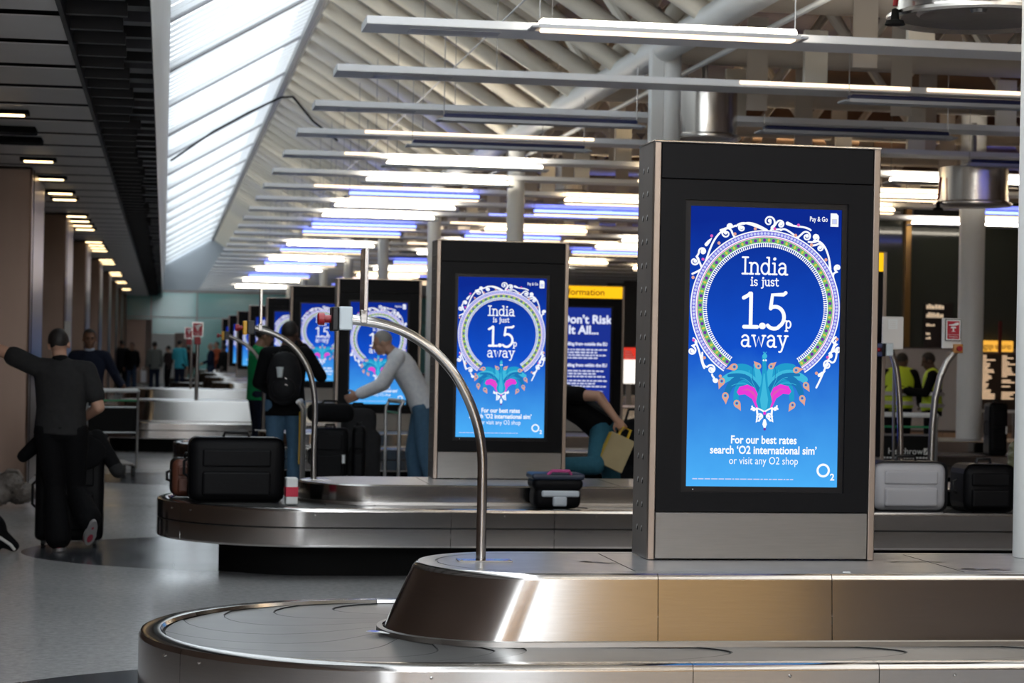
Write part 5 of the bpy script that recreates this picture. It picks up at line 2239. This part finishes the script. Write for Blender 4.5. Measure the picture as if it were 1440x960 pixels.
# wrapped olive bag behind the white pole
o = thing('wrapped_bag', 'olive bag wrapped in clear film behind the white pole', 'bag', (at(1424, 690, 16.6).x, 16.40, .505))
bm = NB()
for i in range(6):
    rr = random.Random(i)
    ell(bm, (rr.uniform(-.015, .015), 0, .07 + .066 * i), (.13, .10, .07), sub=2)
obj('bag_body', remesh(bm, .014, 1), mat('olive film', (.15, .15, .085), .25, bump=(26, .8, .02)), o)
bm = NB()
tube(bm, [(-.05, -.02, .44), (-.02, -.02, .50), (.05, -.02, .49), (.08, -.02, .43)], .01, 6)
obj('handle', bm, blackm, o)

# ---- by the man with the raised arm
Y = 17.18
suitcase('large black suitcase standing behind the man in the charcoal polo', (at(98, 700, Y).x, Y + .05, 0), .52, .26, .78, blk, 0)
o = thing('jacket', 'black jacket draped over the large black suitcase', 'jacket', (at(98, 700, Y).x, Y + .05, .838))
bm = NB()
ell(bm, (0, 0, .03), (.30, .17, .045))
caps(bm, (.20, -.05, .02), (.36, -.10, -.22), .07, .055)
caps(bm, (-.20, -.07, .02), (-.36, -.12, -.13), .065, .05)
ell(bm, (.05, -.195, -.09), (.24, .03, .15))
obj('cloth', remesh(bm, .012, 3), blackf, o)
bm = NB()
caps(bm, (.352, -.098, -.21), (.372, -.104, -.24), .058, .056)
obj('cuff', bm, charcoal, o)
# clear-wrapped bundle by the first pier
o = thing('wrapped_bundle', 'bundle in crumpled clear plastic on the floor by the first bronze pier', 'bundle', (at(14, 680, 21.0).x, 21.2, 0))
bm = NB()
rr = random.Random(11)
for i in range(12):
    ell(bm, (rr.uniform(-.22, .22), rr.uniform(-.12, .12), .10 + rr.uniform(0, .16)), (.13, .12, .10), sub=2)
me = remesh(bm, .02, 1)
for v in me.vertices:
    v.co += Vector((rr.uniform(-1, 1), rr.uniform(-1, 1), rr.uniform(-1, 1))) * .010
    v.co.z = max(v.co.z, .0)
obj('film', me, mat('clear film', (.22, .195, .175), .14, bump=(16, 1.0, .03)), o)
bm = NB()
tube(bm, [(-.08, 0, .30), (-.03, 0, .36), (.06, 0, .35), (.1, 0, .28)], .02, 8)
obj('knot', bm, MATS['clear film'], o)
# dark shoe-like bag edge in the corner
o = thing('rucksack', 'dark rucksack at the photo edge beside the man in the charcoal polo', 'bag', (at(-9, 760, 16.7).x, 16.72, 0))
bm = NB()
ell(bm, (0, 0, .14), (.10, .12, .15))
caps(bm, (.02, -.02, .13), (.15, -.03, .045), .08, .045)
obj('bag_body', remesh(bm, .012, 2), blackf, o)
bm = NB()
tube(bm, [(.05, -.12, .12), (.13, -.085, .06), (.16, -.06, .02)], .012, 8)
obj('strap', bm, grey_p, o)

# ---- luggage trolleys
tro_m = mat('trolley tube', (.42, .42, .42), .3, .9)


def trolley(label, loc, rz, panel=None, text=False, basket=True):
    """baggage trolley: local +y is its front; handle at -y"""
    o = thing('luggage_trolley', label, 'trolley', loc, rz)
    bm = NB()
    for s in (-.30, .30):
        tube(bm, [(s, -.42, .12), (s, -.42, .98), (s, -.46, 1.05)], .017, 10)
        tube(bm, [(s, -.42, .14), (s * .85, .40, .16)], .017, 10)
    tube(bm, [(-.30, -.46, 1.05), (.30, -.46, 1.05)], .017, 10)
    tube(bm, [(-.255, .40, .16), (.255, .40, .16)], .017, 10)
    obj('frame', bm, tro_m, o)
    bm = NB()
    tube(bm, [(-.29, -.46, 1.05), (.29, -.46, 1.05)], .026, 12)
    obj('push_bar', bm, white_pl, o)
    bm = NB()
    tube(bm, [(-.29, -.43, .93), (.29, -.43, .93)], .012, 8)
    obj('brake_bar', bm, mat('green bar', (.02, .25, .10), .4), o)
    bm = NB()
    box(bm, -.27, .27, -.38, .38, .165, .185, .004, 1)
    obj('deck', bm, steel_dark, o)
    if basket:
        bm = NB()
        box(bm, -.28, .28, -.43, -.40, .56, .84, .01, 2, mi=0)
        if text:
            add_text(bm, 'Heathrow', -.02, .66, .088, -.4315, 0, mi=1)
            box(bm, .17, .225, -.4315, -.43, .655, .72, mi=1)
            tube(bm, [(.182, -.4325, .665), (.212, -.4325, .708)], .005, 6, mi=0)
            for q in range(14):
                box(bm, -.25 + q * .034, -.25 + q * .034 + .026, -.4315, -.43, .615, .632, mi=1)
        obj('advert_panel', bm, [blackm, white_pl], o)
        bm = NB()
        for zz_ in (.55, .85):
            tube(bm, [(-.30, -.42, zz_), (.30, -.42, zz_)], .012, 8)
        obj('panel_rail', bm, tro_m, o)
    if panel:
        bm = NB()
        box(bm, -.2, .2, -.455, -.437, .42, .95, .006, 2)
        obj('yellow_panel', bm, mat('panel yellow', (.72, .44, .02), .5), o)
    for s in (-.27, .27):
        for y in (-.36, .36):
            bm = NB()
            tube(bm, [(s - .018, y, .065), (s + .018, y, .065)], .062, 18)
            box(bm, s - .024, s + .024, y - .02, y + .02, .08, .15, .004, 1)
            obj('wheel', bm, rubber, o)
    return o


Y = 26.2
trolley('luggage trolley pushed by the man in the dark suit', (at(150, 600, Y).x, Y, 0), radians(10))
Y = 20.3
trolley('luggage trolley with airport advert panel, behind the silver grey suitcase', (at(1275, 600, Y).x, Y + .4, 0), 0, text=True)
Y = 21.4
tr = trolley('luggage trolley with a yellow panel, loaded with black bags beside the backpack man', (at(489, 600, Y).x, Y + .4, 0), radians(-96), panel=True, basket=False)
x0 = at(476, 600, Y).x
suitcase('black suitcase with white tag on the loaded trolley', (x0 - .06, Y + .30, .19), .36, .30, .60, blk, radians(-6), wheels=True, tagw=True)
suitcase('narrow black suitcase leaning beside the tagged one on the trolley', (at(498, 600, Y).x + .085, Y + .38, .19), .13, .30, .62, blk, radians(-6), wheels=True)
o = thing('holdall', 'black holdall lying on top of the tagged suitcase', 'bag', (x0 - .06, Y + .30, .850), radians(-6))
bm = NB()
box(bm, -.24, .24, -.14, .14, 0, .19, .08, 4)
obj('bag_body', bm, blackf, o)
bm = NB()
tube(bm, [(-.1, -.05, .18), (-.06, -.05, .215), (.06, -.05, .215), (.1, -.05, .18)], .012, 8)
obj('handle', bm, blackm, o)
# trolley under the white-shirted man's hands
Y = 22.5
trolley('dark luggage trolley in front of the man in the white shirt', (at(520, 600, Y).x - .16, Y + .1, 0), radians(98), basket=False)
o = thing('holdall', 'dark bag on the trolley pushed by the man in the white shirt', 'bag', (at(516, 600, Y).x - .1, Y + .1, .19), radians(8))
bm = NB()
box(bm, -.24, .24, -.18, .18, 0, .55, .07, 4)
box(bm, -.16, .2, -.15, .15, .5, .78, .09, 4)
obj('bag_body', remesh(bm, .016, 3), fab('dark grey cloth', (.03, .03, .032)), o)
bm = NB()
tube(bm, [(-.06, 0, .77), (-.04, 0, .83), (.06, 0, .83), (.08, 0, .77)], .012, 8)
obj('handle', bm, blackm, o)

# ---- desks, boards and partitions on the other side
Yp = 33.2
pp = lambda px, py: at(px, py, Yp)
bm = NB()
x0, x1 = pp(1225, 500).x, pp(1352, 500).x
z0, z1 = pp(1290, 600).z, pp(1290, 490).z
box(bm, x0, XR, Yp + .05, Yp + .2, 0, .55, mi=0)
peach = mat('peach wood panel', (.50, .33, .22), .45, var=(2, .1))
for i in range(12):
    xa = x0 + i * .62
    box(bm, xa + .005, xa + .615, Yp, Yp + .06, .02, .42, .004, 1, mi=1)
box(bm, x0, x1, Yp, Yp + .08, .45, z1, .008, 1, mi=2)
struct(obj('wall_partition', bm, [wall_m, peach, mat('pale board', (.52, .50, .50), .5)]))
bm = NB()
box(bm, x0, XR, Yp + .02, Yp + .06, z1 + .02, 4.2, mi=0)
struct(obj('window_2', bm, [teal_d]))
bm = NB()
m_ = pp(1273, 480)
box(bm, m_.x - .05, m_.x + .05, Yp - .08, Yp + .02, z1 + .02, 4.2, .008, 1)
struct(obj('trim_5', bm, mat('bronze mullion', (.34, .20, .07), .3, .8)))
# dark board with pale illegible lines
o = thing('information_sign', 'dark notice board with pale blurred lines above the staff', 'board', (pp(1318, 450).x, Yp - .06, pp(1318, 452).z))
bm = NB()
box(bm, -.24, .24, 0, .04, -.42, .30, .005, 1)
obj('board', bm, mat('board dark', (.03, .022, .022), .3), o)
bm = NB()
rr = random.Random(9)
for r, (z, n, hgt) in enumerate(((.20, 8, .09), (.06, 8, .09), (-.08, 4, .045), (-.22, 2, .05), (-.29, 2, .04))):
    x = -.21
    for q in range(n):
        w_ = rr.uniform(.025, .055)
        box(bm, x, x + w_ * .8, -.004, 0, z, z + hgt * rr.uniform(.6, 1))
        x += w_
obj('lettering', bm, mat('board print', (.75, .62, .48), .5, emit=(1, .75, .5), strength=.25), o)
# luggage enquiries desk board
o = thing('enquiries_board', 'orange luggage enquiries sign over a dark departures-style list board', 'board', (pp(1402, 535).x, Yp - .1, pp(1402, 580).z))
zt = pp(1402, 497).z - pp(1402, 580).z
zh = pp(1402, 479).z - pp(1402, 580).z
w_ = (pp(1432, 500).x - pp(1378, 500).x) / 2
bm = NB()
box(bm, -w_, w_, 0, .06, .05, zt, .006, 1)
obj('board', bm, mat('list board dark', (.045, .028, .018), .4), o)
bm = NB()
for cidx, xx in enumerate((-w_ + .015, w_ * .12)):
    for r in range(24):
        if rr.random() < .06 or (cidx == 1 and r in (16, 17)) or r > 21:
            continue
        L_ = rr.uniform(.08, .20) if rr.random() < .7 else rr.uniform(.2, .30)
        z = zt - .03 - r * .033
        box(bm, xx, xx + min(L_, w_ * .8), -.004, 0, z - .02, z)
obj('lettering', bm, mat('list print', (.72, .52, .36), .5, emit=(1, .68, .42), strength=.35), o)
bm = NB()
for r in range(26):
    z = zt - .01 - r * .033
    box(bm, -w_ + .01, w_ - .01, -.002, 0, z - .003, z)
obj('row_line', bm, mat('row line', (.09, .055, .035), .5), o)
bm = NB()
box(bm, -w_, w_ * .66, -.02, .06, zt + .03, zh, .004, 1, mi=0)
add_text(bm, 'Luggage enquiries', -w_ * .26, zt + .075, .14, -.0205, .001, mi=1, width=w_ * 2.1 * .78)
obj('orange_sign', bm, [emis('orange sign light', (1, .48, .06), .95), mat('sign text dark', (.22, .10, .02), .5)], o)
bm = NB()
box(bm, -w_ - .02, w_, -.03, .06, 0, .05, .004, 1)
obj('ledge', bm, white_p, o)
bm = NB()
for s in (-w_ + .05, w_ - .05):
    box(bm, s - .025, s + .025, .02, .06, -pp(1402, 580).z, 0)
obj('post', bm, steel_dark, o)
# lit red and white sign in the gap between the totems
p = at(885, 515, 40)
o = thing('lit_sign', 'lit white sign with a red head, in the gap beside the big totem\'s perforated side', 'sign', (p.x, 40, 0))
zc = p.z
bm = NB()
box(bm, -.13, .13, 0, .05, zc - .33, zc + .13, .004, 1, mi=0)
obj('lit_panel', bm, emis('sign white light', (1, .93, .85), 1.2), o)
bm = NB()
box(bm, -.13, .13, -.005, .05, zc + .13, zc + .36, .004, 1, mi=0)
for q in range(3):
    box(bm, -.09, .09 - .03 * q, -.008, -.005, zc + .17 + q * .05, zc + .19 + q * .05, mi=1)
obj('red_head', bm, [emis('sign red light', (.85, .05, .03), .8), white_pl], o)
bm = NB()
box(bm, -.05, .05, .01, .05, 0, zc - .33)
obj('post', bm, steel_dark, o)
# red-banded uprights beside the enquiries board
for i, px in enumerate((1381, 1407)):
    q = at(px, 470, 33.0)
    bm = NB()
    box(bm, q.x - .025, q.x + .025, 33.0, 33.05, 1.72, 2.25, .006, 1)
    tag(obj('wall_lamp', bm, mat('dark red glass', (.12, .01, .01), .3)), 'dark red upright marker on the dark glass, %s' % ('above the orange sign' if i == 0 else 'right of the first marker').replace('right of', 'next to'), 'marker')

# ------------------------------------------------------------------ light
w = bpy.data.worlds.new('world')
SC.world = w
w.use_nodes = True
w.node_tree.nodes['Background'].inputs[0].default_value = (.5, .55, .6, 1)
w.node_tree.nodes['Background'].inputs[1].default_value = .05
SC.view_settings.view_transform = 'Standard'
SC.view_settings.look = 'None'
SC.view_settings.gamma = 1
SC.view_settings.exposure = 1.0
SC.view_settings.use_curve_mapping = False
SC.cycles.use_denoising = True
SC.cycles.max_bounces = 6
SC.cycles.diffuse_bounces = 3
SC.cycles.glossy_bounces = 4
SC.cycles.sample_clamp_indirect = 4
SC.cycles.caustics_reflective = False
SC.cycles.caustics_refractive = False
